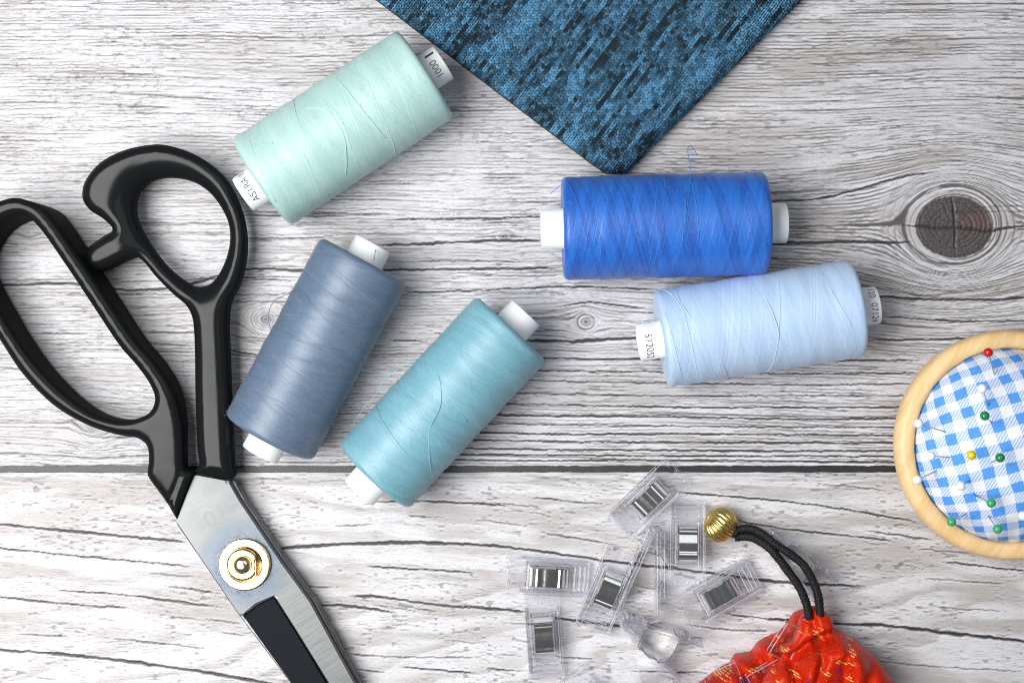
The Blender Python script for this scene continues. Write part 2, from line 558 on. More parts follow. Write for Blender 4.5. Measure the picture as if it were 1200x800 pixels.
M = dict(wood=mat_wood(), seam=mat_seam(), enamel=mat_black_gloss(), steel=mat_steel(), clear=mat_clear(),
         gold=mat_metal('polished brass', (.98, .82, .56), .16), bead=mat_metal('gilt bead', (.80, .59, .20), .27),
         chrome=mat_metal('bright spring steel', (.80, .79, .76), .14),
         ground_black=mat_simple('blackened hollow grind', (.010, .012, .016), .5, Specular_IOR_Level=.05),
         edge=mat_metal('dark blade edge', (.16, .16, .17), .4),
         tubew=mat_simple('white plastic tube', srgb(236, 240, 240), .38, Subsurface_Weight=.0),
         ink=mat_simple('grey print', (.055, .06, .07), .6), etch=mat_simple('etched mark', (.36, .35, .33), .5, Specular_IOR_Level=.2),
         knit=mat_knit(), knitbase=mat_simple('knit shadow yarn', (.018, .042, .062), .9),
         gingham=mat_gingham(), beech=mat_beech(), brocade=mat_brocade(),
         cord=mat_simple('black cord', (.007, .007, .008), .55, Specular_IOR_Level=.35),
         pinsteel=mat_metal('pin steel', (.55, .55, .57), .25))
HEAD = {k: mat_simple('glass pin head ' + k, c, .14, Specular_IOR_Level=.6) for k, c in
        dict(red=(.50, .012, .014), white=(.82, .85, .86), green=(.015, .22, .07), lime=(.05, .36, .14), yellow=(.72, .56, .01)).items()}

# ================================================================== TABLETOP
KNOTS = [(1119, 266, 62, 50, 1), (687, 377, 13, 11, 1), (590, 277, 9, 6, 1), (312, 374, 22, 17, 1), (108, 500, 26, 20, .5), (34, 277, 16, 8, .4)]
CRACKS = [  # (width, points) : the long cracks one can follow in the boards
 (2.6, [(-60, 336), (5, 334), (85, 332), (150, 340), (212, 335), (290, 316), (365, 317), (430, 316)]),
 (1.5, [(150, 400), (186, 403), (224, 404)]), (2.0, [(262, 409), (300, 416), (345, 420)]),
 (1.7, [(455, 258), (480, 257), (560, 256), (632, 254), (680, 252)]),
 (2.8, [(440, 288), (480, 286), (545, 283), (580, 282), (640, 281)]),
 (1.3, [(552, 279), (575, 277), (600, 276), (620, 279)]),
 (2.4, [(430, 317), (480, 316), (560, 315), (660, 314)]), (1.8, [(470, 343), (560, 340), (675, 336), (767, 339)]),
 (2.0, [(454, 398), (505, 400)]), (3.4, [(612, 399), (675, 400), (700, 398), (744, 396), (790, 393)]),
 (1.7, [(650, 360), (690, 354), (720, 357), (761, 362)]), (1.4, [(600, 375), (650, 372), (672, 376)]),
 (2.4, [(890, 236), (922, 235), (960, 233), (1003, 223), (1050, 209), (1100, 200)]),
 (3.2, [(880, 286), (922, 285), (1000, 283), (1040, 284), (1072, 284)]),
 (2.6, [(1056, 264), (1090, 266), (1116, 267), (1140, 268), (1156, 271), (1181, 267), (1230, 263)]),
 (2.8, [(1115, 229), (1118, 250), (1120, 266), (1119, 283), (1119, 299)]),
 (1.2, [(1092, 246), (1105, 256), (1119, 266)]), (1.2, [(1140, 246), (1130, 256), (1119, 266)]),
 (1.2, [(1094, 290), (1106, 279), (1119, 266)]), (1.1, [(1146, 286), (1133, 277), (1120, 267)]), (1.3, [(1126, 232), (1123, 248), (1120, 262)]), (1.1, [(1106, 298), (1112, 286), (1118, 272)]), (1.0, [(1132, 298), (1126, 284), (1120, 270)]), (1.0, [(1084, 255), (1100, 261), (1116, 266)]), (1.0, [(1082, 277), (1098, 272), (1116, 267)]), (1.0, [(1152, 255), (1138, 261), (1122, 266)]), (1.0, [(1104, 233), (1110, 250), (1118, 264)]),
 (2.8, [(1020, 347), (1031, 347), (1075, 350), (1159, 351), (1230, 346)]), (1.8, [(1034, 370), (1119, 376), (1230, 376)]),
 (2.0, [(1015, 398), (1080, 398), (1150, 396)]), (2.6, [(1010, 397), (900, 396), (860, 399)]),
 # lower board
 (2.4, [(-60, 608), (0, 614), (50, 619), (125, 626), (222, 635)]), (1.7, [(-60, 636), (0, 642), (100, 652), (190, 660), (225, 664)]),
 (1.7, [(-60, 693), (0, 699), (75, 707), (155, 712)]), (1.8, [(62, 691), (137, 696), (212, 705), (262, 712)]),
 (1.4, [(172, 671), (230, 676)]), (1.6, [(190, 686), (262, 695)]), (1.2, [(110, 725), (150, 727)]), (1.3, [(192, 722), (240, 726)]),
 (1.4, [(235, 724), (287, 731)]), (3.2, [(-60, 756), (0, 761), (67, 766), (152, 775), (219, 784), (287, 795), (340, 806)]),
 (1.3, [(20, 743), (88, 746)]), (1.5, [(128, 747), (246, 760)]), (1.3, [(250, 739), (300, 746)]), (1.2, [(30, 792), (75, 797)]), (1.2, [(235, 660), (262, 664)]),
 (3.4, [(318, 643), (360, 640), (439, 636), (517, 636), (562, 638), (620, 644), (704, 656), (746, 661), (790, 666), (823, 670), (880, 678), (932, 683), (1017, 687)]),
 (1.8, [(427, 663), (495, 667), (562, 671)]), (1.5, [(352, 687), (403, 688)]),
 (2.6, [(408, 697), (454, 700), (506, 708), (562, 712), (620, 717), (690, 724), (715, 732), (760, 737), (850, 719)][:5]),
 (3.2, [(640, 722), (690, 729), (739, 735)]), (2.6, [(369, 708), (414, 710), (470, 719)]), (1.4, [(438, 708), (495, 717)]), (1.3, [(481, 712), (520, 717)]),
 (1.6, [(533, 708), (620, 716)]), (1.5, [(405, 766), (461, 769), (567, 770)]), (1.9, [(465, 781), (520, 785), (562, 789)]), (1.2, [(517, 750), (571, 754)]),
 (1.4, [(590, 729), (640, 732)]), (1.8, [(415, 783), (461, 789)]), (1.7, [(562, 782), (612, 786)]), (1.3, [(576, 766), (614, 768)]),
 (1.4, [(390, 617), (440, 613)]), (1.6, [(617, 582), (660, 586), (715, 591)]), (1.6, [(637, 625), (680, 631), (718, 637)]), (1.3, [(555, 588), (600, 591), (637, 594)]),
 (1.8, [(789, 576), (850, 581), (910, 586)]), (1.8, [(430, 588), (480, 587), (560, 590), (600, 593)]), (1.2, [(550, 608), (630, 617)]), (1.2, [(470, 603), (520, 606)]),
 (1.9, [(850, 719), (910, 726), (940, 728)]), (1.5, [(800, 731), (850, 737), (905, 740)]), (1.3, [(790, 745), (830, 748)]), (1.6, [(640, 768), (700, 772)]),
 (1.5, [(740, 786), (800, 787), (838, 788)]), (1.8, [(860, 609), (880, 613), (915, 619), (1000, 628), (1050, 634)]),
 (1.9, [(880, 583), (900, 585), (960, 592), (1077, 611)]), (1.6, [(1011, 621), (1098, 633)]), (1.5, [(1074, 642), (1146, 649)]),
 (1.8, [(1101, 657), (1150, 663), (1230, 672)]), (1.5, [(1080, 677), (1179, 684)]), (1.5, [(985, 690), (1017, 687)]),
 (3.6, [(890, 724), (981, 731), (1029, 732), (1110, 741), (1230, 754)]), (1.3, [(1092, 711), (1182, 716)]), (1.2, [(1050, 660), (1090, 668)]),
 (1.1, [(955, 610), (962, 602)]), (1.4, [(1040, 575), (1000, 570), (950, 566)]), (1.2, [(1010, 773), (1120, 782), (1200, 786)]),
]
for yy, lean in [(421, 5), (436, 6), (449, 5), (463, 5), (476, 5), (489, 4), (499, 5), (509, 4), (518, 4), (527, 3), (534, 3), (540, 2)]:
    r = random.Random(int(yy))
    CRACKS.append((1.5 + .5 * r.random(), [(500, yy - lean), (640, yy - lean * .4 + r.uniform(-1, 1)), (800, yy + r.uniform(-1, 1)), (930, yy + 1 + r.uniform(-1, 1)), (1080, yy + 1)]))
for k in range(60):   # many short ones on the left of the upper board and beside the spools
    r = random.Random(100 + k)
    x0 = r.uniform(-20, 560); y0 = r.uniform(180, 540)
    L = r.uniform(30, 150)
    CRACKS.append((r.uniform(.8, 1.5), [(x0, y0), (x0 + L * .5, y0 + r.uniform(-2, 2)), (x0 + L, y0 + r.uniform(-3, 3))]))
for k in range(46):
    r = random.Random(300 + k)
    x0 = r.uniform(480, 1150); y0 = r.uniform(60, 400)
    L = r.uniform(30, 130)
    CRACKS.append((r.uniform(.8, 1.4), [(x0, y0), (x0 + L * .5, y0 + r.uniform(-2, 2)), (x0 + L, y0 + r.uniform(-4, 2))]))


def wood_fields(X, Y, lower):
    psi = Y.copy(); u = X.copy(); core = np.zeros_like(X); heart = np.zeros_like(X); ringk = np.zeros_like(X)
    if not lower:
        psi = psi - 10 * sst(500, 1150, X) * sst(420, 120, Y) * (1 - .3 * sst(100, 0, Y))
        for kx, ky, rx, ry, amt in KNOTS:
            dx = (X - kx) / rx; dy = (Y - ky) / ry
            r2 = dx * dx + dy * dy
            psi = psi - amt * (Y - ky) / np.maximum(r2, 1.0) * np.exp(-np.maximum(r2 - 1, 0) / 60) - amt * np.maximum(1 - np.sqrt(r2), 0) * ry * .8
            if rx > 50:
                rk = np.sqrt(((X - kx) / 45) ** 2 + ((Y - ky) / 37) ** 2) + .06 * (vn(X / 14, Y / 14, 5) - .5) + .05 * (vn(X / 3, Y / 3, 6) - .5)
                core = np.maximum(core, sst(1.03, .96, rk))
                heart = np.exp(-(((X - 1142) / 22) ** 2 + ((Y - 259) / 13) ** 2))
                eye = np.sqrt(((X - kx) / 62) ** 2 + ((Y - ky) / 48) ** 2)
                w = np.exp(-((eye - 1.0) / .45) ** 2)
                t = np.mod(np.maximum(eye, 0) * 62 / 8.5 + .5 * vn(X / 25, Y / 25, 8), 1) - .5
                ringk = np.maximum(ringk, w * np.exp(-(t * 8.5 / 1.2) ** 2) * (rk > 1.0) * (.35 + .65 * vn(X / 18, Y / 18, 44)))
            else:
                rr = np.sqrt(r2); w = np.exp(-(rr / 1.1) ** 2)
                t = np.mod(rr * rx / 4.2 + .4 * vn(X / 9, Y / 9, 12), 1) - .5
                ringk = np.maximum(ringk, amt * .8 * w * np.exp(-(t * 4.2 / 1.0) ** 2))
                core = np.maximum(core, amt * .75 * np.exp(-(rr / .32) ** 2))
    else:
        psi = psi - (X - 600) * .055 + 10 * np.sin(X / 210.0) * .6
    wob = 7 * (fbm(u / 170, psi / 60, 21) - .5)
    ps = psi + wob
    # growth lines: thin, ragged, their strength different from line to line and along each
    per = 11.0
    ph = ps / per + 1.6 * (vn(u / 420, ps / 55, 31) - .5)
    idx = np.floor(ph); t = ph - idx - .5 - .3 * (_hash(idx, idx * 0, 3) - .5)
    jit = .9 * (fbm(u / 9, idx * 7.3, 61) - .5) / per * 2
    wid = .75 + .8 * vn(u / 26, idx * 3.1, 63)
    amp = np.clip(_hash(idx, idx * 0 + 2, 9) * 1.15 - .1, 0, 1) * sst(.28, .62, vn(u / 75, idx * 5.7, 71))
    line = amp * np.exp(-((t + jit) * per / (wid * .85)) ** 2)
    per2 = 3.7
    ph2 = ps / per2 + 1.2 * (vn(u / 200, ps / 30, 33) - .5)
    id2 = np.floor(ph2); t2 = ph2 - id2 - .5 + .5 * (fbm(u / 7, id2 * 3.3, 65) - .5)
    line2 = sst(.34, .66, vn(u / 42, id2 * 9.1, 73)) * np.exp(-(t2 * per2 / .62) ** 2)
    short = sst(.64, .8, vn(u / 9, ps / 1.9, 81)) * sst(.3, .65, fbm(u / 60, ps / 24, 83))
    blot = sst(.60, .72, fbm(X / 5, Y / 3.4, 91, 3)) * sst(.50, .70, fbm(X / 75, Y / 40, 93, 2))
    if not lower:
        top = sst(260, 120, Y)
        near = np.exp(-(((X - 1085) / 130) ** 2 + ((Y - 268) / 75) ** 2))
        g = line * (.6 + .5 * near + .25 * sst(300, 450, Y) + .12 * sst(700, 1100, X)) + line2 * (.62 + .1 * top + .2 * sst(600, 1000, X) + .3 * near) + short * .3 + blot * (.08 + .22 * top * sst(700, 500, X))
        g = np.maximum(g, ringk * .7)
        stain = .75 * sst(.46, .72, fbm(u / 120, ps / 26, 41, 3)) * (.55 + .45 * sst(380, 1000, X) + .15 * top)
        # brown bands beside the knot
        stain = np.maximum(stain, .85 * np.exp(-(((X - 985) / 110) ** 2 + ((Y - 262) / 22) ** 2)))
        stain = np.maximum(stain, .5 * np.exp(-(((X - 560) / 110) ** 2 + ((Y - 300) / 14) ** 2)))
    else:
        g = line * .10 + line2 * .05 + sst(.70, .82, vn(u / 7, ps / 1.7, 81)) * .5 * sst(.35, .6, fbm(u / 50, ps / 20, 83)) + blot * .12
        # cathedral figure: pale tongues with grey-brown rims
        v1 = (Y - 552) / 250.0
        arc = X / 235.0 + 1.5 * np.sin((Y - 545) / 48.0 + X / 330.0) + 1.4 * (fbm(X / 120, Y / 34, 55, 3) - .5)
        tt = np.mod(arc, 1.0)
        stain = .85 * sst(.45, .86, tt) * sst(1.0, .95, tt) * (.3 + .7 * fbm(X / 40, Y / 12, 57))
        stain = np.maximum(stain, .7 * sst(.48, .70, fbm(u / 130, ps / 18, 47, 3)))
        stain = stain * sst(552, 566, Y) + .35 * sst(575, 556, Y) * fbm(X / 60, Y / 6, 58)
        g = g + .35 * sst(580, 560, Y) * sst(.5, .7, fbm(X / 40, Y / 2.2, 59))
    crack = np.zeros_like(X)
    edge_y = 545 + .0 * X
    for wdt, pts in CRACKS:
        P = np.array(pts, float)
        if (P[:, 1].mean() > 549) != lower: continue
        P = catmull(P, 10, closed=False) if len(P) > 2 else P
        x0, x1 = P[:, 0].min() - 5, P[:, 0].max() + 5; y0, y1 = P[:, 1].min() - 6, P[:, 1].max() + 6
        c0, c1 = np.searchsorted(X[0], [x0, x1]); r0, r1 = np.searchsorted(Y[:, 0], [y0, y1])
        if c1 <= c0 or r1 <= r0: continue
        xx = X[r0:r1, c0:c1]; yy = Y[r0:r1, c0:c1]
        sd = int(abs(P[0, 0] * 13 + P[0, 1] * 7)) % 997
        if abs(P[-1, 0] - P[0, 0]) >= abs(P[-1, 1] - P[0, 1]):
            o = np.argsort(P[:, 0]); cy = np.interp(xx, P[o, 0], P[o, 1]); d = yy - cy; along = xx; a0, a1 = P[:, 0].min(), P[:, 0].max()
        else:
            o = np.argsort(P[:, 1]); cxx = np.interp(yy, P[o, 1], P[o, 0]); d = xx - cxx; along = yy; a0, a1 = P[:, 1].min(), P[:, 1].max()
        d = d + 1.8 * (fbm(along / 11, along * 0 + sd, sd) - .5) + .8 * (vn(along / 3.5, along * 0, sd + 1) - .5)
        tap = np.clip(np.minimum(along - a0, a1 - along) / 22, 0, 1) ** .6
        wv = wdt * .54 * (.65 + .7 * vn(along / 17, along * 0, sd + 2)) * tap
        c = np.where(tap > 0, sst(1.35, .55, np.abs(d) / np.maximum(wv, .05)), 0) * np.clip(wdt / 1.7, .55, 1)
        crack[r0:r1, c0:c1] = np.maximum(crack[r0:r1, c0:c1], c * np.clip(tap * 1.6, 0, 1))
    rough = (.3 + .3 * fbm(X / 70, Y / 22, 88)) if lower else .85 + .15 * sst(700, 1100, X)
    if not lower:
        kx, ky = 1119, 266
        th = np.arctan2((Y - ky) / 37, (X - kx) / 45); rk = np.hypot((X - kx) / 45, (Y - ky) / 37); eye = np.hypot((X - kx) / 62, (Y - ky) / 50)
        c_ = rk < 1.0
        u = np.where(c_, rk * 38, u); ps = np.where(c_, th * 26 + 300, ps)
    g = np.clip(g, 0, .95)
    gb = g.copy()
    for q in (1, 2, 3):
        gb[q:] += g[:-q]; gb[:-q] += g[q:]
    edge_highlight = np.clip(gb / 7 - g, 0, 1) * 2.2 + .5 * np.clip(np.roll(crack, 2, 0) + np.roll(crack, -2, 0) - crack * 2, 0, 1)  # pale halo next to dark lines, standing in for highlights on their edges
    return u, ps, g, np.clip(edge_highlight, 0, 1), crack, np.clip(stain, 0, 1), core, heart, rough


def axis(lo, a, b, hi, fine):
    left = np.arange(lo, a, 9.0); mid = np.arange(a, b, fine); right = np.arange(b, hi + 9, 9.0)
    return np.concatenate([left, mid, right])


table = part('tabletop', [(x, y, z) for z in (-28, -3.2) for x, y in ((-1000, -800), (1000, -800), (1000, 800), (-1000, 800))],
             [(3, 2, 1, 0), (4, 5, 6, 7), (0, 1, 5, 4), (1, 2, 6, 5), (2, 3, 7, 6), (3, 0, 4, 7)], M['seam'], smooth=False)
tag(table, kind='structure', label='whitewashed weathered wooden board surface with one dark seam', cat='tabletop')
FINE = 1.05
xs = axis(-395, -30, 1230, 1595, FINE)
for lower in (False, True):
    ys = (np.concatenate([np.arange(-395, -26, 9.0), np.arange(-26, 544.6, FINE), [545.2]]) if not lower
          else np.concatenate([[553.4], np.arange(554, 828, FINE), np.arange(832, 1196, 9.0)]))
    X, Y = np.meshgrid(xs, ys)
    u, ps, g, edge_highlight, cr, st, core, heart, rgh = wood_fields(X, Y, lower)
    Z = -.6 * g - 1.7 * cr - .35 * core + .25 * (fbm(X / 40, Y / 9, 77) - .5)
    Yj = Y.copy()
    if not lower: Yj[-1] += 1.6 * (fbm(xs / 9, xs * 0, 13) - .35); Yj[-1] = np.maximum(Yj[-1], Y[-2] + .3)
    else: Yj[0] -= 1.0 * (fbm(xs / 12, xs * 0, 15) - .4); Yj[0] = np.minimum(Yj[0], Y[1] - .3)
    nr, nc = X.shape
    V = np.stack([X - CX, CY - Yj, Z], -1).reshape(-1, 3)
    fr = np.arange(nr * nc).reshape(nr, nc)
    F = np.stack([fr[1:, :-1], fr[1:, 1:], fr[:-1, 1:], fr[:-1, :-1]], -1).reshape(-1, 4)
    rim = np.concatenate([fr[0, :], fr[1:, -1], fr[-1, -2::-1], fr[-2:0:-1, 0]])
    sk = V[rim].copy(); sk[:, 2] = -3.0
    b0 = len(V); V = np.vstack([V, sk]); k = len(rim); nx = np.roll(np.arange(k), -1)
    F = np.vstack([F, np.stack([rim, rim[nx], b0 + nx, b0 + np.arange(k)], -1)])
    def ext(a, fill=None):
        a = a.ravel(); return np.concatenate([a, a[rim] if fill is None else np.full(k, fill)])
    flow = np.stack([ext(u), ext(ps), np.full(len(V), 40.0 if lower else 7.0)], -1)
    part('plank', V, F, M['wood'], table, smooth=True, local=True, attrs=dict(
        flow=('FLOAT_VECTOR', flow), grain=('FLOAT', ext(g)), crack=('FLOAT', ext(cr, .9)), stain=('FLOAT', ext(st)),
        core=('FLOAT', ext(core)), heart=('FLOAT', ext(heart)), rough=('FLOAT', ext(rgh)), edge_highlight=('FLOAT', ext(edge_highlight))))

# ================================================================== SPOOLS
def text_on_tube(body, radius, size, x0, ang0, sgn, stretch=1.0):
    """print running round a tube whose axis is local X; reads towards sgn*Y at the top"""
    cu = bpy.data.curves.new('print', 'FONT'); cu.body = body; cu.size = size; cu.align_x = 'CENTER'; cu.align_y = 'CENTER'
    cu.resolution_u = 3
    ob = bpy.data.objects.new('print_tmp', cu); COL.objects.link(ob)
    dg = bpy.context.evaluated_depsgraph_get()
    me = bpy.data.meshes.new_from_object(ob.evaluated_get(dg))
    bpy.data.objects.remove(ob); bpy.data.curves.remove(cu)
    bm = bmesh.new(); bm.from_mesh(me); bpy.data.meshes.remove(me)
    bmesh.ops.triangulate(bm, faces=bm.faces[:])
    V = np.array([tuple(v.co) for v in bm.verts]); F = [tuple(v.index for v in f.verts) for f in bm.faces]; bm.free()
    out = []
    for x, y, _ in V:
        a = ang0 + sgn * x * stretch / radius       # angle from the top towards +Y
        out.append((x0 - sgn * y, math.sin(a) * (radius + .12), math.cos(a) * (radius + .12)))
    return np.array(out), F


def loose(pts, r=.44):
    return tube(catmull(pts, 2.0, closed=False), r, 5)


def spool(name_col, c0, c1, r_img, t0, t1, tr, cols, label, prints=(), strands=(), seed=0, fuzz=800, taper=0.0):
    r = r_img * (D - r_img) / D
    tr = tr * (D - r) / D
    A = flat(*c0, r); B = flat(*c1, r); T0 = flat(*t0, r); T1 = flat(*t1, r)
    mid = (A + B) / 2; dr = (B - A); L = np.linalg.norm(dr); dr /= L
    ang = math.atan2(dr[1], dr[0])
    root = thing('thread_spool', (mid[0], mid[1], 0), label, 'thread spool', 'spools of sewing thread on the boards', rot=(0, 0, ang))
    e0 = -np.linalg.norm((T0 - mid)[:2]); e1 = np.linalg.norm((T1 - mid)[:2])
    # tube: hollow
    ro, ri = tr, tr * .8
    prof = [(ro - 1, e0), (ro, e0 + 1), (ro, e1 - 1), (ro - 1, e1), (ri + .6, e1), (ri, e1 - .8), (ri, e0 + .8), (ri + .6, e0)]
    v, f = lathe(prof, 48, True)
    v = np.stack([v[:, 2], v[:, 0], v[:, 1] + r], 1)
    tb = part('tube', v, f, M['tubew'], root, local=True)
    for body, size, xo, a0, sg, stf in prints:
        x0 = e0 + xo if xo > 0 else e1 + xo
        v, f = text_on_tube(body, ro, size, x0, a0, sg, stf)
        v[:, 2] += r
        part('print', v, f, M['ink'], tb, smooth=False, local=True)
    # winding
    hl = L / 2; n = 128; prof = []
    rr = r
    e = 7.0
    prof.append((tr * .98, -hl + 2.5)); prof.append((tr + 5, -hl + .8)); prof.append((rr * .72, -hl)); prof.append((rr - e * 1.25, -hl + .4))
    for k in range(1, 7):
        t = k / 6 * PI / 2; prof.append((rr - e + e * math.sin(t), -hl + e - e * math.cos(t)))
    m = 44
    for k in range(1, m):
        x = -hl + e + (2 * hl - 2 * e) * k / m
        prof.append((rr + .35 * math.sin(x * .11 + seed) + .25 * math.sin(x * .31 + seed * 2), x))
    for k in range(0, 7):
        t = PI / 2 - k / 6 * PI / 2; prof.append((rr - e + e * math.sin(t), hl - e + e * math.cos(t)))
    prof += [(rr - e * 1.25, hl - .4), (rr * .72, hl), (tr + 5, hl - .8), (tr * .98, hl - 2.5)]
    V = []; W = []; F = []; mm = len(prof)
    arc = 0; arcs = [0]
    for (ra, xa), (rb, xb) in zip(prof, prof[1:]):
        arc += math.hypot(rb - ra, xb - xa); arcs.append(arc)
    for k in range(n + 1):
        a = 2 * PI * k / n
        for (ra, xa), s_ in zip(prof, arcs):
            V.append((xa, -ra * math.sin(a), r - ra * math.cos(a))); W.append((a * rr, s_, seed * 3.37))
    for k in range(n):
        for i in range(mm - 1):
            F.append((k * mm + i, k * mm + i + 1, (k + 1) * mm + i + 1, (k + 1) * mm + i))
    # lint: short fibres that stand off the winding
    rd = random.Random(seed + 50); nb = len(V)
    for q in range(fuzz):
        a = rd.uniform(.18 * PI, 1.82 * PI); x = rd.uniform(-hl + 2, hl - 2)
        da = rd.uniform(-.14, .14); dx = rd.uniform(-6, 6); edge_ = abs(math.sin(a)) > .93; lift = rd.uniform(.8, 3.2) if edge_ else rd.uniform(.15, .8)
        i0 = len(V)
        for t in (0, .5, 1.0):
            aa = a + da * t; xx = x + dx * t; ra = rr - .2 + lift * (4 * t * (1 - t) if rd.random() < .5 else t)
            for w_ in (-.13, .13):
                V.append((xx + w_, -ra * math.sin(aa + w_ * .004), r - ra * math.cos(aa))); W.append((aa * rr, xx + hl, seed * 3.37))
        F += [(i0, i0 + 1, i0 + 3, i0 + 2), (i0 + 2, i0 + 3, i0 + 5, i0 + 4)]
    nf0 = len(F)
    for q in range(5):
        k_ = rd.choice((.26, -.2, .09, -.12)) * rd.uniform(.8, 1.2); x0 = rd.uniform(-hl + 8, hl - 8); a0 = rd.uniform(.35, .8) * PI; a1 = rd.uniform(1.2, 1.65) * PI
        P = []
        for a in np.linspace(a0, a1, 40):
            x = x0 - k_ * (a - PI) * rr
            if abs(x) < hl - 5: P.append((x, -(rr + .12) * math.sin(a), r - (rr + .12) * math.cos(a)))
        if len(P) < 8: continue
        tv, tf = tube(P, .36, 6); i0 = len(V)
        V += [tuple(t_) for t_ in tv]; W += [(PI * rr, t_[0] + hl, seed * 3.37 + q) for t_ in tv]; F += [tuple(i0 + j for j in f_) for f_ in tf]
    mat = mat_thread('thread ' + name_col, *cols)
    lmat = mat_simple('strand ' + name_col, tuple(.85 * a_ + .15 * b_ for a_, b_ in zip(cols[2], cols[0])), .6)
    body = part('thread_winding', V, F, mat, root, local=True, attrs=dict(wind=('FLOAT_VECTOR', W)))
    body.data.materials.append(lmat)
    body.data.polygons.foreach_set('material_index', np.where(np.arange(len(F)) >= nf0, 1, 0).astype(np.int32))
    for pts in strands:    # (local axis position, angle from the top, extra radius) or table points
        P = []
        for q in pts:
            if q[0] == 'p':
                w_ = flat(q[1], q[2], q[3]); d_ = w_ - np.array([mid[0], mid[1], 0])
                P.append((d_[0] * math.cos(ang) + d_[1] * math.sin(ang), -d_[0] * math.sin(ang) + d_[1] * math.cos(ang), d_[2]))
            else:
                x, a, ex = q; P.append((x, math.sin(a) * (rr + .45 + ex * .15), r + math.cos(a) * (rr + .45 + ex * .15)))
        v, f = loose(P)
        part('loose_strand', v, f, lmat, root, local=True)
    return root


spool('mint', (306, 214.5), (499.5, 86.5), 60.5, (285, 229), (520, 74), 22.5,
      (srgb(160, 194, 190), srgb(145, 182, 177), srgb(184, 210, 207)),
      'pale mint green thread spool at the top left, above the scissors finger loop',
      prints=[('ASTRA ®', 11.5, 12, .15, 1, .95), ('1000 ▮', 11.5, -11, .05, 1, .95)],
      strands=[[(-8, -.9, .3), (-4, -.5, .5), (3, -.1, .6), (2, .25, .5), (-14, .5, .6), (-34, .8, .7), (-50, 1.1, .4)][:5] + [(-22, .62, .8)],
               [(-2, 1.0, .4), (0, .5, .5), (-2, .1, .5), (-4, -.3, .9), (-16, -.7, 1.0), (-26, -1.0, .6)],
               [(62, .9, .4), (58, .3, .5), (60, -.3, .4), (66, -.8, .4)]], seed=1)
spool('cobalt', (659, 268), (897, 262), 60.5, (634, 269.5), (921, 260.5), 23.5,
      (srgb(25, 94, 188), srgb(14, 68, 158), srgb(60, 132, 212)),
      'deep cobalt blue thread spool touching the corner of the knit fabric',
      strands=[[(34, -.9, .4), (33, -.3, .5), (31, .3, .5), (29, .9, .7), ('p', 810, 203, 70), ('p', 807, 186, 66), ('p', 806, 174, 58), ('p', 809, 171, 50), ('p', 815, 178, 40), ('p', 817, 182, 36)],
               [(12, -1.0, .4), (15, -.3, .5), (20, .4, .5), (22, 1.0, .4)],
               [('p', 668, 212, 88), ('p', 659, 216, 84), ('p', 652, 221, 74), ('p', 645, 227, 64)]], seed=2)
spool('pale', (774, 397.3), (1003.5, 361), 57.5, (748, 400.5), (1028, 357.5), 22,
      (srgb(172, 197, 226), srgb(152, 182, 217), srgb(196, 215, 236)),
      'very pale sky blue thread spool right below the cobalt blue one',
      prints=[('572052', 11.5, 10, -.35, -1, .95), ('120  07124', 10.5, -8, .05, -1, .95)],
      strands=[[(-80, -.9, .4), (-74, -.2, .6), (-84, .5, .6), (-96, 1.1, .4)], [(72, .9, .4), (80, .3, .6), (92, -.3, .6), (98, -.9, .4)],
               [(-6, 1.1, .4), (6, .4, .6), (12, -.2, .6), (10, -.9, .4)], [('p', 762, 362, 74), ('p', 757, 368, 78), ('p', 753, 378, 76), ('p', 757, 384, 78), ('p', 768, 380, 80)]], seed=3)
spool('slate', (315, 513), (427, 305), 57.5, (306, 533), (438.5, 286), 23,
      (srgb(84, 103, 126), srgb(68, 86, 109), srgb(116, 132, 152)),
      'dark slate blue grey thread spool beside the scissors shank',
      strands=[[(30, -.9, .4), (34, -.2, .6), (44, .4, .6), (52, .9, .8), ('p', 334, 346, 60), ('p', 322, 352, 40), ('p', 316, 362, 26), ('p', 315, 378, 12), ('p', 320, 392, 6)],
               [(-20, .8, .5), (-14, 0, .6), (-4, -.8, .5)],
               [('p', 288, 528, 24), ('p', 284, 538, 10), ('p', 280, 548, 3), ('p', 276, 556, 2)],
               [('p', 438, 306, 88), ('p', 439, 300, 86), ('p', 440, 293, 80)]], seed=4, fuzz=1000)
spool('teal', (438, 558), (599.5, 384.5), 56, (419.5, 576), (619, 369), 22.5,
      (srgb(106, 156, 172), srgb(86, 138, 154), srgb(144, 186, 198)),
      'teal blue thread spool in the middle, lying on the dark seam',
      strands=[[(-70, -1.2, .4), (-56, -.7, .8), (-30, -.2, 1.0), (0, .0, 1.1), (20, .4, 1.0), (26, .9, .6)][::-1],
               [(18, .9, .5), (22, 1.2, 1.5), ('p', 456, 440, 54), ('p', 440, 462, 44), ('p', 426, 478, 36), ('p', 414, 496, 40)],
               [(70, .9, .4), (76, .2, .6), (80, -.6, .4)]], seed=5, fuzz=1000)

# ================================================================== SCISSORS
sc0 = flat(240, 500, 0)
scis = thing('dressmaking_scissors', (sc0[0], sc0[1], 0), 'large dressmaking scissors with black enamel handles and a steel blade', 'scissors')


def place(P, z):
    k = (D - z) / D
    return np.stack([(P[:, 0] - CX) * k, (CY - P[:, 1]) * k], 1)


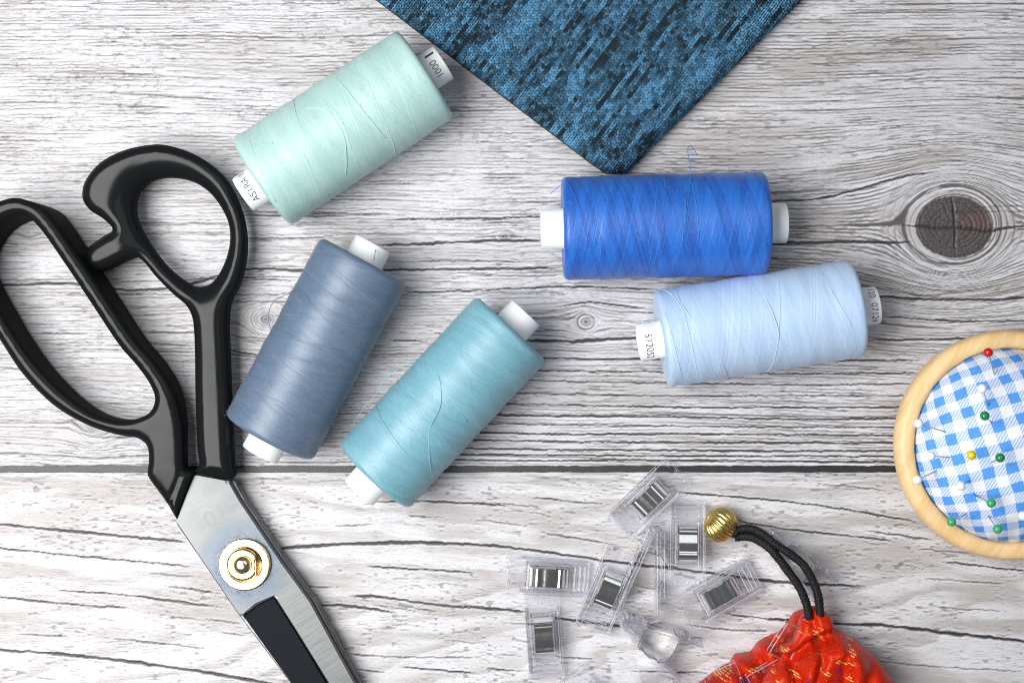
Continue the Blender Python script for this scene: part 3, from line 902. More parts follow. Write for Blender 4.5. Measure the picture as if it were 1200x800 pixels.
def enamel_handle(outer, holes, ztop, zbot, Ro, Ho, Ri, Hi, name, extra=None):
    o = catmull(outer, 2.2); hs = [catmull(h, 2.2) for h in holes]
    P, T, do, dh, bl = plate(o, hs)
    zt0 = ztop(P[:, 0], P[:, 1]); zb0 = zbot(P[:, 0], P[:, 1])
    XY = place(P, zt0)
    zt = zt0 - drop(do, Ro, Ho) - drop(dh, Ri, Hi)
    d = np.minimum(do, dh)
    zb = zb0 + drop(d, 8, 7)
    if extra is not None: zt = zt + extra(P, do, dh)
    zt = np.maximum(zt, zb + 1.0)
    # y is flipped by place(), so turn the triangles over
    V, F = slab(XY, T[:, ::-1], bl, zt, zb)
    side = np.concatenate([1 - sst(1.2, 3.2, d), np.ones(len(P))])
    return part(name, V, F, M['enamel'], scis, attrs=dict(side=('FLOAT', side)))


big_outer = [(0, 234), (15, 231), (32, 235), (48, 243), (60, 256), (92, 302), (122, 346), (157, 397), (180, 424), (197, 449), (206, 470), (212, 497), (214, 530), (215, 549), (215.5, 551),
             (225, 553.5), (226, 554.5), (225, 557), (207, 606), (206, 609), (205, 608), (192, 587), (171.5, 558), (171, 554), (172.5, 537), (170, 522), (160, 514), (135, 509.5), (100, 498), (62, 476), (25, 439), (0, 402), (-25, 362), (-45, 325), (-52, 295), (-42, 265), (-22, 243)]
big_hole = [(-28, 312), (-25, 288), (-10, 265), (8, 254), (25, 251), (40, 262), (75, 310), (105, 355), (140, 407), (160, 430), (175, 452), (180, 468), (174, 483), (158, 491), (138, 493), (110, 485), (78, 464), (46, 433), (18, 396), (-2, 364), (-18, 337)]


def ridge(P, do, dh):
    # a groove where the last facet before the blade begins
    a = np.array([213.0, 551.0]); b = np.array([196.0, 594.0])
    t = (b - a) / np.linalg.norm(b - a); n_ = np.array([t[1], -t[0]])
    q = (P - a) @ n_; l = (P - a) @ t
    return -1.6 * np.exp(-(q / 2.2) ** 2) * sst(-6, 2, l)


enamel_handle(big_outer, [big_hole], lambda x, y: 94 - 42 * np.clip((y - 230) / 350, 0, 1), lambda x, y: 2 + 18 * sst(440, 530, y), 10.5, 9, 10, 8, 'handle', ridge)
small_outer = [(226, 553), (231, 546), (229, 526), (227.5, 490), (226.5, 450), (226, 410), (223, 372), (216, 358), (200, 344), (180, 324), (163, 304), (156, 300), (148, 302), (131, 310), (117, 316), (103, 317.5), (95.5, 312), (95, 301), (102, 288), (117, 277), (129, 269), (128.5, 266), (118, 255.5), (101, 244), (94, 232), (94.5, 218), (102, 203), (118, 187), (145, 174), (172, 168.5), (187, 168), (212, 174), (235, 185), (260, 207), (276, 237), (284, 267), (284.5, 300), (278, 330), (267.5, 352), (264.5, 374), (266, 410), (268, 458), (269.5, 489), (272.5, 545), (274, 556), (271, 561), (250, 559)]
small_hole = [(200, 205.5), (220, 210), (240, 222), (255, 240), (265, 262), (266, 285), (260, 307), (250, 325), (240, 333.5), (225, 335), (210, 327), (190, 310), (172, 287), (160, 267), (153, 247), (155, 227), (166, 212), (182, 206)]


def crescent(P, do, dh):
    # the wide thumb side dishes away towards the loop
    return -8 * np.exp(-(((P[:, 0] - 128) / 30) ** 2 + ((P[:, 1] - 232) / 26) ** 2)) * sst(4, 26, do) * 0


enamel_handle(small_outer, [small_hole], lambda x, y: 64 - 12 * np.clip((y - 170) / 390, 0, 1), lambda x, y: 20 + 4 * sst(330, 420, y), 15, 12, 34, 18, 'handle')


def blade(outline, z0, z1, mat, nm, tilt=0.0):
    o = []
    for i, p in enumerate(outline):
        q = outline[(i + 1) % len(outline)]; k = max(1, int(math.hypot(q[0] - p[0], q[1] - p[1]) / 4))
        o += [(p[0] + (q[0] - p[0]) * j / k, p[1] + (q[1] - p[1]) * j / k) for j in range(k)]
    P, T, do, dh, bl = plate(np.array(o), [], rings=(1.0,), grid=4.0)
    XY = place(P, np.full(len(P), z1))
    zt = np.full(len(P), float(z1)); zt -= .8 * np.clip(1 - do / 1.0, 0, 1)
    if tilt: zt = zt - tilt * ((XY[:, 0] - flat(287, 661, z1)[0]) * .84 + (XY[:, 1] - flat(287, 661, z1)[1]) * .54)
    V, F = slab(XY, T[:, ::-1], bl, zt, np.full(len(P), float(z0)))
    c = flat(287, 661, z1)
    d = np.hypot(V[:, 0] - c[0], V[:, 1] - c[1])
    return part(nm, V, F, mat, scis, smooth=False, attrs=dict(pivot=('FLOAT', d)))


top_out = [(226, 555), (267, 563), (280, 586), (330, 660), (363, 705), (414, 798), (470, 895), (528, 1000), (500, 968), (420, 880), (388, 805), (349, 742), (328, 709), (321, 698), (300, 707), (282, 722), (206, 610)]
low_out = [(230, 557), (275, 563), (288, 586), (338, 660), (371, 705), (422, 800), (478, 897), (534, 1000), (500, 990), (400, 880), (345, 806), (283, 724), (210, 618), (208, 606)]
bt = blade(top_out, 26, 40, M['steel'], 'blade', .085)
hol = [(284, 721), (302, 708), (320.5, 699), (328, 711), (349, 744), (386, 806), (418, 880), (494, 962), (480, 955), (402, 880), (343, 802), (289, 727)]
bh = blade(hol, 24, 33, M['ground_black'], 'hollow_grind'); 
bb = blade(low_out, 8, 24, M['edge'], 'blade')
w0 = flat(287, 661, 40)
pv = part('pivot_washer', *(lambda v, f: (v + w0, f))(*lathe([(.01, -1), (27.5, -1), (29.5, .2), (30, 2.0), (29.6, 3.0), (29.0, 3.5), (28.5, 3.6), (25, 3.6), (21.6, 3.6), (21.0, 3.5), (20.4, 3.0), (19.8, 1.6), (.01, 1.6)], 72)), M['gold'], scis)
n0 = flat(285, 661, 42.5)
nv, nf = lathe([(.01, -1), (18.6, -1), (18.9, 1.6), (18.4, 3.0), (17.2, 4.6), (16.4, 5.0), (15.6, 5.1), (12.6, 5.1), (12.0, 5.0), (11.5, 4.4), (11.0, 3.4), (10.6, 3.2), (.01, 3.2)], 72)
flatside = nv[:, 0] > 14.6; nv[flatside, 0] = 14.6 + (nv[flatside, 0] - 14.6) * .15
part('pivot_nut', nv + n0, nf, M['gold'], pv)
dv, df = lathe([(10.6, 3.5), (10.4, 5.8), (9.6, 8.4), (7.8, 10.6), (5.8, 11.8), (3, 12.3), (.01, 12.4)], 48)
part('pivot_screw', dv + n0, df, M['gold'], pv)
# etched size
cu = bpy.data.curves.new('mark', 'FONT'); cu.body = '10'; cu.size = 27; cu.align_x = 'CENTER'; cu.align_y = 'CENTER'; cu.space_character = 1.1
cu.fill_mode = 'FRONT'
ob = bpy.data.objects.new('tmp', cu); COL.objects.link(ob)
me = bpy.data.meshes.new_from_object(ob.evaluated_get(bpy.context.evaluated_depsgraph_get()))
mv = np.array([tuple(v.co) for v in me.vertices]); mf = [tuple(p.vertices) for p in me.polygons]
bpy.data.objects.remove(ob); bpy.data.curves.remove(cu); bpy.data.meshes.remove(me)
ra = math.radians(209); c0 = flat(252, 603, 40)
mv = np.stack([c0[0] + mv[:, 0] * math.cos(ra) - mv[:, 1] * math.sin(ra), c0[1] + mv[:, 0] * math.sin(ra) + mv[:, 1] * math.cos(ra), np.zeros(len(mv))], 1)
mv[:, 2] = 40.15 - .085 * ((mv[:, 0] - w0[0]) * .84 + (mv[:, 1] - w0[1]) * .54)
part('size_mark', mv, mf, M['etch'], bt, smooth=False)

# ================================================================== KNIT FABRIC
CRN = np.array([723.0, 214.0])
kl = np.array([-268.0, -204.0]); kl /= np.linalg.norm(kl)      # along the left edge, away from the corner (picture axes)
kr = np.array([207.0, -204.0]); kr /= np.linalg.norm(kr)
nl = np.array([-kl[1], kl[0]]); nl = nl if nl @ kr > 0 else -nl   # into the fabric
nr_ = np.array([-kr[1], kr[0]]); nr_ = nr_ if nr_ @ kl > 0 else -nr_
KZ = 46.0


def knit_h(P):
    q = P - CRN; dl = q @ nl; dr_ = q @ nr_
    z = KZ - drop(dl, 16, 26) - drop(dr_, 32, 46)
    z = z - drop(205.5 - P[:, 1], 10, 24)
    z = z + 2.2 * (vn(P[:, 0] / 60, P[:, 1] / 60, 3) - .5) - 7 * np.exp(-((dr_ - 27) / 5) ** 2)
    return np.maximum(z, 2), dl, dr_


kf0 = flat(700, 60, 0)
knit = thing('knit_fabric', (kf0[0], kf0[1], 0), 'folded blue and black melange knit fabric pointing down from the top edge', 'fabric')
poly = np.array([CRN, CRN + kl * 470, CRN + kl * 470 + kr * 100, CRN + kl * 60 + kr * 480, CRN + kr * 480])
poly[1:3] += nl * 2.5; poly[4:] += nr_ * 2.5
poly = np.vstack([np.array([CRN + kr * 15.5 + nr_ * 2.5, CRN + kl * 17.5 + nl * 2.5])] + [poly[1:]])
o = []
for i, p in enumerate(poly):
    q = poly[(i + 1) % len(poly)]; k = max(1, int(np.linalg.norm(q - p) / 5)); o += [p + (q - p) * j / k for j in range(k)]
P, T, do, dh, bl = plate(np.array(o), [], rings=(.8, 2, 4, 7, 11), grid=6)
z, dl, dr_ = knit_h(P); XY = place(P, z)
a_ = P[T]; 
V, F = slab(XY, T[:, ::-1], bl, z - 1.2, np.full(len(P), .6))
part('backing', V, F, M['knitbase'], knit)
# the stitches: two yarn legs per stitch in wales that climb away from the left edge
wal = nl; crs = kl
pitch_w, pitch_c = 5.3, 4.1      # along the left edge, along the wale
leg_t = np.array([0, .33, .66, 1.0])
SV = []; SF = []; SC = []
ns = 6
base_i = 0
bright = np.array(srgb(92, 148, 184)); mid_ = np.array(srgb(60, 100, 127)); darkc = np.array(srgb(30, 46, 56))
verts_list = []; cols_list = []; faces_list = []
iw = np.arange(-26, int(480 / pitch_w)); ic = np.arange(-3, int(420 / pitch_c))
for w in iw:
    for c in ic:
        b = CRN + crs * (w * pitch_w + 2) + wal * (c * pitch_c)
        if b[1] < -70: continue
        q = b - CRN
        if q @ nr_ < -5 or q @ nl < -5: continue
        n1 = vn(w * 1.0, c * .075, 5); n2 = vn(w * 1.0 + 40, c * .36, 6); n3 = vn(b[0] / 45, b[1] / 45, 7)
        val = n1 * .52 + n2 * .38 + n3 * .14 + random.uniform(-.14, .14)
        t = float(np.clip((val - .27) / .44, 0, 1))
        col = darkc * (1 - t) + bright * t
        if .2 < t < .75: col = col * .6 + mid_ * .4
        col = col * random.uniform(.72, 1.25)
        for sg in (-1, 1):
            if random.random() < .16: cc = darkc * .6 + col * .4 if random.random() < .6 else bright * .6 + col * .4
            else: cc = col
            p0 = b + crs * sg * .5; p1 = b + crs * sg * 2.35 + wal * 5.6
            path = np.array([p0 + (p1 - p0) * s for s in leg_t]); jit = np.array([random.uniform(-.35, .35), random.uniform(-.35, .35)])
            path = path + jit
            for e_ in range(len(path)):
                for nv_ in (nl, nr_):
                    dd = (path[e_] - CRN) @ nv_
                    if dd < .6: path[e_] = path[e_] + nv_ * (.6 - dd + random.uniform(0, .8))
                if path[e_][1] > 203.5: path[e_][1] = 203.5 - random.uniform(0, .8)
            zz, _, _ = knit_h(path)
            rr = np.array([.55, 1.15, 1.2, .55]) * random.uniform(.9, 1.1)
            lift = np.array([-1.1, .9, 1.0, -1.0])
            XYp = place(path, zz)
            C = np.column_stack([XYp, zz + lift])
            dv_ = np.diff(C, axis=0).mean(0); dv_ /= np.linalg.norm(dv_)
            side = np.cross(dv_, [0, 0, 1.0]); side /= max(np.linalg.norm(side), 1e-6); upv = np.cross(side, dv_)
            ring = []
            for k in range(ns):
                a = 2 * PI * k / ns; ring.append(math.cos(a) * side + math.sin(a) * upv)
            ring = np.array(ring)
            verts_list.append((C[:, None, :] + rr[:, None, None] * ring[None]).reshape(-1, 3))
            cols_list.append(np.tile(np.append(cc, 1.0), (4 * ns, 1)))
            f0 = base_i
            for i in range(3):
                for k in range(ns):
                    faces_list.append((f0 + i * ns + k, f0 + i * ns + (k + 1) % ns, f0 + (i + 1) * ns + (k + 1) % ns, f0 + (i + 1) * ns + k))
            base_i += 4 * ns
# yarn ends down the sides of the two edges
part('stitches', np.vstack(verts_list), np.array(faces_list), M['knit'], knit, attrs=dict(yarn=('FLOAT_COLOR', np.vstack(cols_list))))

# ================================================================== PINCUSHION
PC = flat(1178, 520, 22)
cush = thing('pincushion', (PC[0], PC[1], 0), 'round pincushion of blue gingham in a pale wooden bowl', 'pincushion')
prof = [(.01, .2), (104, .2), (112, 3), (122, 10), (128, 18), (131.5, 28), (132, 38), (130.6, 45), (127.5, 49.5), (122, 51.5), (117, 51.8), (113.5, 51), (111.8, 48), (110, 40), (108, 30), (.01, 28)]
pp = catmull(prof[1:-1], 3.0, closed=False)
v, f = lathe([prof[0]] + [tuple(q) for q in pp] + [prof[-1]], 128)
part('wooden_bowl', v, f, M['beech'], cush, local=True)


def dome_z(r):
    t = np.clip(r / 111.0, 0, 1)
    return 38 + 66 * np.maximum(1 - t ** 2.2, 0) ** .6


nrad, nang = 46, 160; V = []; F = []; GW = []; arcl = 0.0; pr = pz = None
for i in range(nrad + 1):
    t = i / nrad; r = 110.8 * math.sin(t * PI / 2) ** .9 if i else .01
    zc = float(dome_z(np.array(r)))
    if pr is not None: arcl += math.hypot(r - pr, zc - pz)
    pr, pz = r, zc
    for k in range(nang):
        a = 2 * PI * k / nang
        GW.append((arcl * math.cos(a), arcl * math.sin(a), 0))
        rr = min(r * (1 + .004 * math.sin(a * 3)), 111.5)
        edge = max(0, (r - 70) / 41)
        puck = edge ** 2 * (2.2 * math.sin(a * 23 + 2 * math.sin(a * 5)) + 1.6 * math.sin(a * 37 + 1))
        und = 2.5 * (vn(np.array([r * math.cos(a) / 38]), np.array([r * math.sin(a) / 38]), 9)[0] - .5)
        V.append((rr * math.cos(a), rr * math.sin(a), float(dome_z(np.array(r))) + puck * .7 + und))
for i in range(nrad):
    for k in range(nang):
        F.append((i * nang + k, (i + 1) * nang + k, (i + 1) * nang + (k + 1) % nang, i * nang + (k + 1) % nang))
part('gingham_pad', V, F, M['gingham'], cush, local=True, attrs=dict(cloth=('FLOAT_VECTOR', GW)))

pins = [('red', 1158, 413, 1165.5, 439, 'red round-headed pin near the top of the gingham pad', 30),
        ('white', 1151, 455, 1158.5, 475, 'white-headed pin between the red pin and the topmost green pin', 26),
        ('green', 1154, 487, 1162, 495, 'dark green-headed pin just below a white one, topmost green in the pad', 34),
        ('white', 1076.5, 496, 1108, 506, 'white-headed pin leaning over the bowl rim, uppermost on the left side', 20),
        ('white', 1091, 534, 1112, 535.5, 'white-headed pin lying level, between two other white pins on the left', 22),
        ('yellow', 1138.5, 533, 1141, 534, 'yellow-headed pin, the only yellow one in the pad', 36),
        ('green', 1172, 536, 1162, 541.5, 'dark green-headed pin to the right of the yellow pin', 32),
        ('white', 1075, 562, 1098, 551, 'white-headed pin over the wooden rim, lowest white on the left edge', 20),
        ('white', 1126, 569, 1135, 563, 'white-headed pin below the yellow pin', 30),
        ('lime', 1161.5, 589, 1142, 579.5, 'bright green-headed pin whose shaft slants up left, between dark green and lower green pins', 26),
        ('lime', 1115, 611, 1133, 601, 'bright green-headed pin over the lower left wooden rim', 20),
        ('lime', 1169, 619.5, 1158, 604, 'bright green-headed pin nearest the bottom of the pad', 24),
        ('white', 1199, 604, 1205, 598, 'white-headed pin cut by the right picture edge', 26)]
for colr, hx, hy, tx, ty, lab, lift in pins:
    def zat(px, py):
        z = 70.0
        for _ in range(6):
            w = flat(px, py, z); z = float(dome_z(np.array(math.hypot(w[0] - PC[0], w[1] - PC[1]))))
        return z
    zt = zat(tx, ty); te = flat(tx, ty, zt); zh = zt + lift; he = flat(hx, hy, zh)
    root = thing('sewing_pin', te, lab, 'pin', 'pins stuck in the gingham pad')
    v, f = ball(he, 5.3, 20, 14); part('pin_head', v, f, HEAD[colr], root)
    dirv = te - he; dirv /= np.linalg.norm(dirv)
    v, f = tube(np.array([he + dirv * 4.5, he + dirv * 8, te + dirv * 9]), .75, 8); part('pin_shaft', v, f, M['pinsteel'], root)

# ================================================================== CLIPS
def terrace(xs, ys, cells, base=0.0):
    """closed stepped body: cells[i][j] is the top over xs[i]..xs[i+1], ys[j]..ys[j+1] (None = hole)"""
    bm = bmesh.new(); cache = {}
    def v(x, y, z):
        k = (round(x, 3), round(y, 3), round(z, 3))
        if k not in cache: cache[k] = bm.verts.new(k)
        return cache[k]
    def face(*q):
        try: bm.faces.new([v(*p) for p in q])
        except ValueError: pass
    nx, ny = len(xs) - 1, len(ys) - 1
    g = lambda i, j: cells[i][j] if 0 <= i < nx and 0 <= j < ny else None
    levels = sorted({base} | {c for r in cells for c in r if c is not None})
    def wall(a, b, lo, hi, flip):
        ls = [l for l in levels if lo <= l <= hi]
        for l0, l1 in zip(ls, ls[1:]):
            q = [(a[0], a[1], l0), (b[0], b[1], l0), (b[0], b[1], l1), (a[0], a[1], l1)]
            face(*(q[::-1] if flip else q))
    for i in range(nx):
        for j in range(ny):
            h = g(i, j)
            if h is None: continue
            x0, x1, y0, y1 = xs[i], xs[i + 1], ys[j], ys[j + 1]
            face((x0, y0, h), (x1, y0, h), (x1, y1, h), (x0, y1, h))
            face((x0, y1, base), (x1, y1, base), (x1, y0, base), (x0, y0, base))
            for (di, dj, a, b) in ((0, -1, (x0, y0), (x1, y0)), (1, 0, (x1, y0), (x1, y1)), (0, 1, (x1, y1), (x0, y1)), (-1, 0, (x0, y1), (x0, y0))):
                o_ = g(i + di, j + dj); lo = base if o_ is None else o_
                if lo < h: wall(a, b, lo, h, False)
    bmesh.ops.recalc_face_normals(bm, faces=bm.faces[:])
    bmesh.ops.bevel(bm, geom=[e for e in bm.edges if len(e.link_faces) == 2 and e.calc_face_angle(0) > .5], offset=1.0, segments=2, profile=.5, affect='EDGES', clamp_overlap=True)
    V = np.array([tuple(q.co) for q in bm.verts]); bm.verts.index_update(); F = [tuple(q.index for q in fc.verts) for fc in bm.faces]
    bm.free(); return V, F


xs_ = [-48, -45, -42, -39, -36.5, -33, -30.5, -25, -21.5, 21.5, 25, 31, 41, 44, 46.5, 49]
ys_ = [-20.5, -17.8, -14.5, -11.6, -1.4, 1.4, 11.6, 14.5, 17.8, 20.5]
cells = []
for i in range(len(xs_) - 1):
    xm = (xs_[i] + xs_[i + 1]) / 2; row = []
    for j in range(len(ys_) - 1):
        ym = (ys_[j] + ys_[j + 1]) / 2; h = 3.4
        if abs(ym) > 17.8 and -45 < xm < 31: h = 8.6
        if -45 < xm < -42 or (-39 < xm < -36.5) or (-33 < xm < -30.5):
            if abs(ym) < 14.5: h = 7.0
        if -25 < xm < 25 and 11.6 < abs(ym) < 14.5: h = 9.4
        if (21.5 < xm < 25 or -25 < xm < -21.5) and abs(ym) < 11.6: h = 7.8
        if -21.5 < xm < 21.5 and abs(ym) < 11.6: h = None
        if 44 < xm < 46.5 and (abs(ym) < 1.4 or 11.6 < abs(ym) < 14.5): h = 4.9
        row.append(h)
    cells.append(row)
jv, jf = terrace(xs_, ys_, cells)
JAW = make_mesh('clip_jaw', jv, jf, M['clear'], smooth=False)
# bent spring: a flat band of thin steel seen through both windows
sp = []
for k in range(97):
    a = PI * .5 - PI * .92 + k / 96 * PI * 2 * .92
    x = 20.0 * np.sign(math.cos(a)) * abs(math.cos(a)) ** .55; zz = 14.5 * np.sign(math.sin(a)) * abs(math.sin(a)) ** .5
    zz += (.85 * math.cos(x * .40 + .6) + .3 * math.cos(x * .95 + 1)) * (abs(math.sin(a)) > .5)
    sp.append((x, zz))
sp = np.array(sp); V = []; F = []
tg = np.gradient(sp, axis=0); tg /= np.linalg.norm(tg, axis=1)[:, None]; nn = np.stack([-tg[:, 1], tg[:, 0]], 1)
for i in range(len(sp)):
    for y, s_ in ((-10.3, .35), (10.3, .35), (10.3, .35), (10.3, -.35), (10.3, -.35), (-10.3, -.35), (-10.3, -.35), (-10.3, .35)):
        V.append((sp[i, 0] + nn[i, 0] * s_, y, sp[i, 1] + nn[i, 1] * s_))
for i in range(len(sp) - 1):
    for k in (0, 2, 4, 6): F.append((i * 8 + k, i * 8 + k + 1, (i + 1) * 8 + k + 1, (i + 1) * 8 + k))
SPRING = make_mesh('clip_spring', V, F, M['chrome'], smooth=True)
for e in SPRING.edges: pass


def clip(px, py, deg, label, side=False, open_=11.0, z=0.0, tilt=(0, 0), high=None):
    zc = (22 if side else z + 14) if high is None else high
    c = flat(px, py, zc)
    if side: rot = Euler((PI / 2, 0, math.radians(deg)), 'XYZ'); loc = (c[0], c[1], 20.8 + z)
    else: rot = Euler((math.radians(tilt[0]), math.radians(tilt[1]), math.radians(deg)), 'XYZ'); loc = (c[0], c[1], z + .2)
    root = thing('sewing_clip', loc, label, 'clip', 'clear sewing clips with metal springs', rot=rot)
    lo = from_mesh('jaw', JAW, root); lo.location = Vector((0, 0, 9.4)) * S; lo.rotation_euler = (PI, 0, 0)
    up = from_mesh('jaw', JAW, root); t = math.radians(open_)
    up.location = Vector((-48 + 48 * math.cos(t), 0, 10.0 + 48 * math.sin(t))) * S; up.rotation_euler = (0, -t, 0)
    s_ = from_mesh('spring', SPRING, root)
    topz = 10.0 + 48 * math.sin(t) + 9.6
    s_.location = Vector((0, 0, topz / 2)) * S; s_.scale = (1, 1, topz / 2 / 15.0)
    s_.rotation_euler = (0, -t / 2, 0)
    return root


clip(760, 584, 44.5, 'clear clip with a metal spring overlapping the dark seam, topmost of the clips')
clip(805, 637, -91, 'clear clip standing upright in view, right beside the gold bead')
clip(641, 675, 176, 'clear clip lying level at the far left of the clips')
clip(637, 744, 94, 'clear clip lying upright in view below the level clip on the left')
clip(712, 691, 68, 'clear clip leaning right, between the level clip and the two clips on their sides', z=0)
clip(842, 695, 208, 'clear clip leaning up to the right, below the bead and left of the cord')
clip(778, 667, -90, 'clear clip on its side, opening downward, left of the clip beside the bead', side=True, open_=24)
clip(778, 731, -19, 'clear clip on its side, opening to the lower right, lowest of the pile', side=True, open_=26)
clip(942, 645, -36, 'clear clip on its side underneath the black cord', side=True, open_=17)
clip(697, 828, 128, 'clear clip cut by the bottom picture edge, left of the middle')
clip(776, 830, 100, 'clear clip cut by the bottom picture edge, right of the middle')

# ================================================================== POUCH, CORD, BEAD
pz0 = flat(940, 790, 0)
pouch = thing('drawstring_pouch', (pz0[0], pz0[1], 0), 'red brocade drawstring pouch with gold and purple woven flecks', 'pouch')


def line_d(P, pts):
    best = np.full(len(P), 1e9); Q = np.array(pts, float)
    for a, b in zip(Q, Q[1:]):
        d = b - a; t = np.clip(((P - a) @ d) / (d @ d), 0, 1); best = np.minimum(best, np.linalg.norm(P - (a + t[:, None] * d), axis=1))
    return best


def cloth(poly, z_hi, z_lo, R, seed, name, amp, freq, zfun=None, folds=()):
    o = catmull(poly, 3)
    P, T, do, dh, bl = plate(o, [], rings=(.8, 2, 4, 7, 11), grid=3.2)
    q = P - np.array([957, 704]); th = np.arctan2(q[:, 0], q[:, 1]); rad = np.hypot(q[:, 0], q[:, 1])
    f = amp * sst(0, 16, do) * ((vn(th * freq, rad / 60, seed) - .5) * 2.4 * (.5 + .5 * sst(10, 60, rad)) * (1 - .6 * sst(60, 110, rad)) + .5 * (vn(P[:, 0] / 26, P[:, 1] / 22, seed + 5) - .5) * 2)
    zt0 = np.full(len(P), float(z_hi)) if zfun is None else zfun(P)
    XY = place(P, zt0)
    for dep, wid, pts in folds: f = f - dep * np.exp(-(line_d(P, pts) / wid) ** 2)
    zt = zt0 - drop(do, R, zt0 - z_lo) + f
    zb = np.minimum(np.full(len(P), float(z_lo)) - 2.0, zt - 1.0)
    V, F = slab(XY, T[:, ::-1], bl, zt, zb)
    W = np.column_stack([np.vstack([P, P]) + np.array([[seed * 37.0, seed * 11.0]]), V[:, 2]])
    return part(name, V, F, M['brocade'], pouch, attrs=dict(cloth=('FLOAT_VECTOR', W)))


back = [(950, 718), (942, 720), (935, 723), (930, 731), (922, 742), (905, 751), (893, 757), (885, 768), (872, 771), (865, 772), (860, 781), (850, 786), (838, 795), (815, 812), (780, 850), (800, 920), (930, 940), (985, 860), (985, 770), (965, 735)]
cloth(back, 36, 6, 16, 11, 'back_panel', 4, 3.5, folds=[(12, 5, [(924, 738), (936, 758), (945, 780)]), (13, 5, [(903, 748), (918, 766), (926, 788)]), (-6, 7, [(896, 760), (908, 776), (916, 796)]),
    (14, 5, [(880, 766), (898, 784), (906, 806)]), (-6, 7, [(868, 774), (884, 792), (892, 816)]), (13, 5, [(857, 780), (872, 796), (880, 820)]), (10, 5, [(836, 792), (852, 812)])])
front = [(947, 721), (953, 715.5), (962, 714.5), (972, 720), (980, 730), (984, 741), (996, 748), (1012, 758), (1030, 772), (1053, 800), (1092, 860), (1050, 930), (930, 940), (885, 860), (899, 806), (908, 789), (918, 778), (922, 764), (934, 756), (938, 745), (941, 733)]
cloth(front, 70, 34, 26, 5, 'front_panel', 12, 3.4, lambda P: 62 + 16 * sst(720, 780, P[:, 1]), folds=[(17, 6, [(990, 742), (972, 750), (952, 760), (936, 774)]), (11, 5, [(962, 752), (966, 776), (956, 806)]),
    (9, 6, [(1002, 750), (992, 776), (994, 812)]), (14, 6, [(918, 772), (932, 782), (938, 806)]), (8, 9, [(1028, 772), (1020, 800), (1024, 840)]), (8, 4, [(952, 722), (958, 738)]), (-5, 8, [(975, 725), (980, 738)]), (-5, 9, [(944, 768), (948, 790)]), (-4, 10, [(1010, 765), (1006, 800)])])

# cord: two braided lines with a bead
def braid(path, R, pitch, n=4, r=1.55, seed=0):
    P = catmull(path, 1.5, closed=False)
    L = np.concatenate([[0], np.cumsum(np.linalg.norm(np.diff(P, axis=0), axis=1))])
    Tn = np.gradient(P, axis=0); Tn /= np.linalg.norm(Tn, axis=1)[:, None]
    A = np.cross(Tn, [0, 0, 1.0]); A /= np.linalg.norm(A, axis=1)[:, None]; B = np.cross(A, Tn)
    out = [tube(P, R * .8, 10)]
    for sg in (1, -1):
        for k in range(n):
            th = sg * 2 * PI * L / pitch + 2 * PI * k / n
            ra = R - r * .5 + .55 * np.cos(n * 2 * PI * L / pitch * 1.0 + (0 if sg > 0 else PI) + k * PI)
            out.append(tube(P + ra[:, None] * (np.cos(th)[:, None] * A + np.sin(th)[:, None] * B), r, 6))
    return merge(*out)


cordp1 = [flat(862, 621, 22), flat(878, 619, 26), flat(893, 625, 36), flat(908, 637, 48), flat(925, 648, 54), flat(941, 661, 54), flat(952, 679, 52), flat(959, 699, 52), flat(961, 722, 50)]
cordp2 = [flat(862, 629, 20), flat(877, 628.5, 24), flat(891, 634, 36), flat(903, 643, 48), flat(914, 656, 52), flat(926, 672, 52), flat(937, 688, 51), flat(944, 704, 50), flat(949, 724, 48)]
cord = thing('braided_cord', (cordp1[0][0], cordp1[0][1], 0), 'black braided double cord leading from the red pouch to the gold bead', 'cord')
for cp, sd in ((cordp1, 1), (cordp2, 2)):
    v, f = braid(cp, 4.4, 13.0, r=1.4, seed=sd); part('strand', v, f, M['cord'], cord)
bc = flat(844, 614.5, 21)
bead = thing('gold_bead', (bc[0], bc[1], 0), 'ribbed round gold bead on the end of the black cord', 'bead')
bd = flat(868, 626, 21) - bc; bd /= np.linalg.norm(bd)
bx = np.cross(bd, [0, 0, 1.0]); bx /= np.linalg.norm(bx); by = np.cross(bx, bd)
V = []; F = []; nu, nv_ = 180, 48
for j in range(nv_ + 1):
    t = PI * (.07 + .86 * j / nv_)
    for i in range(nu):
        p = 2 * PI * i / nu
        rr = 20.0 * (1 + .045 * math.sin(t) ** .5 * (abs(math.sin(11 * (p + .35 * t))) ** .8 * 2 - 1.2))
        q = bd * (-math.cos(t) * rr * .93) + (bx * math.cos(p) + by * math.sin(p)) * math.sin(t) * rr
        V.append(bc + q)
for j in range(nv_):
    for i in range(nu):
        F.append((j * nu + i, j * nu + (i + 1) % nu, (j + 1) * nu + (i + 1) % nu, (j + 1) * nu + i))
F.append(tuple(range(nu))[::-1])
F.append(tuple(nv_ * nu + i for i in range(nu)))
bo = part('bead_shell', V, F, M['bead'], bead)
v, f = lathe([(3, -3), (6.5, -3), (7.5, 0), (6.5, 4), (3, 5)], 20, True)
v = bc + bd * 19 + v[:, :1] * bx + v[:, 1:2] * by + v[:, 2:] * bd
part('cord_knot', v, f, M['cord'], cord)

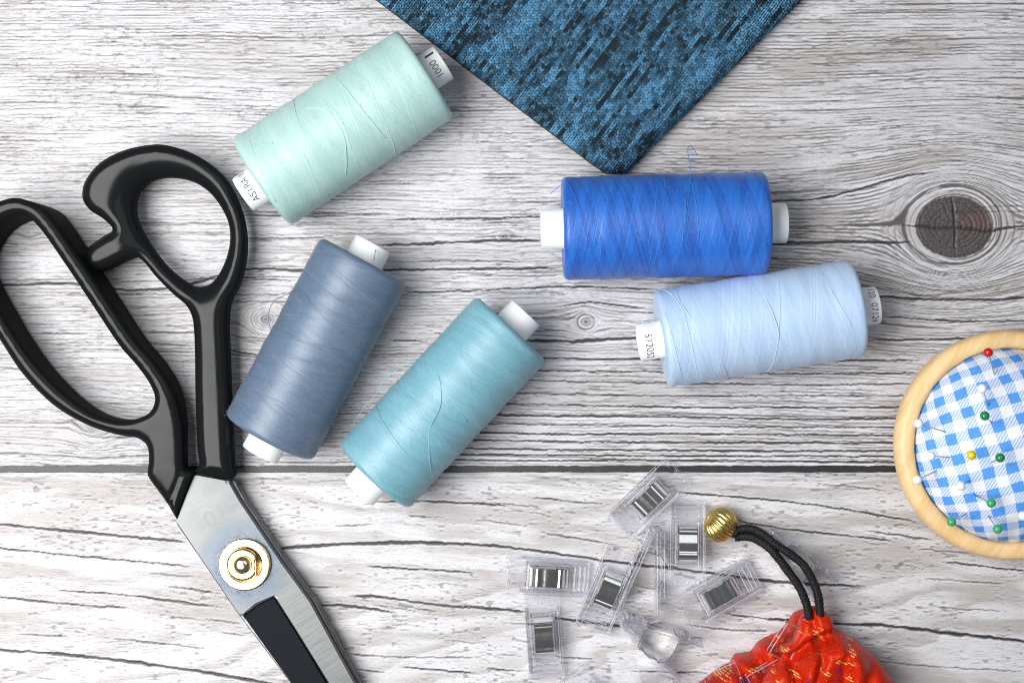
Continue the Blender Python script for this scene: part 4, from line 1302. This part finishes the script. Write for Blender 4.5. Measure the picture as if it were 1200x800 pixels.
clip(950, 766, 150, 'clear clip poking out of the pouch mouth just below the cord', z=19, open_=3, tilt=(-4, -12))
clip(862, 826, 114, 'clear clip at the lower left end of the pouch, cut by the picture edge', z=20, open_=3, tilt=(-4, -4))
clip(914, 824, 118, 'clear clip deep in the pouch mouth, at the bottom picture edge', z=24, open_=3, tilt=(4, -4))

# ================================================================== LIGHT, WORLD, CAMERA
world = bpy.data.worlds.new('World'); scene.world = world; world.use_nodes = True
bg = world.node_tree.nodes['Background']
bg.inputs[0].default_value = (.86, .92, 1.0, 1); bg.inputs[1].default_value = .12


def area(name, loc, target, sx, sy, power, col=(1, 1, 1)):
    l = bpy.data.lights.new(name, 'AREA'); l.shape = 'RECTANGLE'; l.size = sx * S; l.size_y = sy * S
    l.energy = power; l.color = col
    o = bpy.data.objects.new(name, l); COL.objects.link(o)
    o.location = Vector(loc) * S
    d = (Vector(target) - Vector(loc)); o.rotation_euler = d.to_track_quat('-Z', 'Y').to_euler()
    return o


area('softbox', (-1050, -60, 1950), (0, 0, 0), 1750, 1250, 6.6, (1, .995, .985))
area('fill_panel', (900, 900, 2400), (0, 0, 0), 1800, 1800, .9, (.93, .96, 1))

cam = bpy.data.cameras.new('camera'); co = bpy.data.objects.new('camera', cam); COL.objects.link(co)
co.location = (0, 0, D * S); co.rotation_euler = (0, 0, 0)
cam.sensor_width = 36; cam.lens = 36 * D / 1200; cam.clip_start = .01; cam.clip_end = 20
scene.camera = co

scene.render.engine = 'CYCLES'
scene.cycles.max_bounces = 16; scene.cycles.transmission_bounces = 14; scene.cycles.transparent_max_bounces = 40
scene.cycles.sample_clamp_indirect = 6
scene.cycles.blur_glossy = .2
scene.cycles.pixel_filter_type = 'BLACKMAN_HARRIS'; scene.cycles.filter_width = 1.1
try:
    scene.cycles.use_denoising = True; scene.cycles.denoiser = 'OPENIMAGEDENOISE'; scene.cycles.denoising_input_passes = 'RGB_ALBEDO_NORMAL'; scene.cycles.denoising_prefilter = 'ACCURATE'
except Exception:
    pass
scene.view_settings.view_transform = 'Standard'; scene.view_settings.look = 'None'
scene.view_settings.exposure = 0; scene.view_settings.gamma = 1
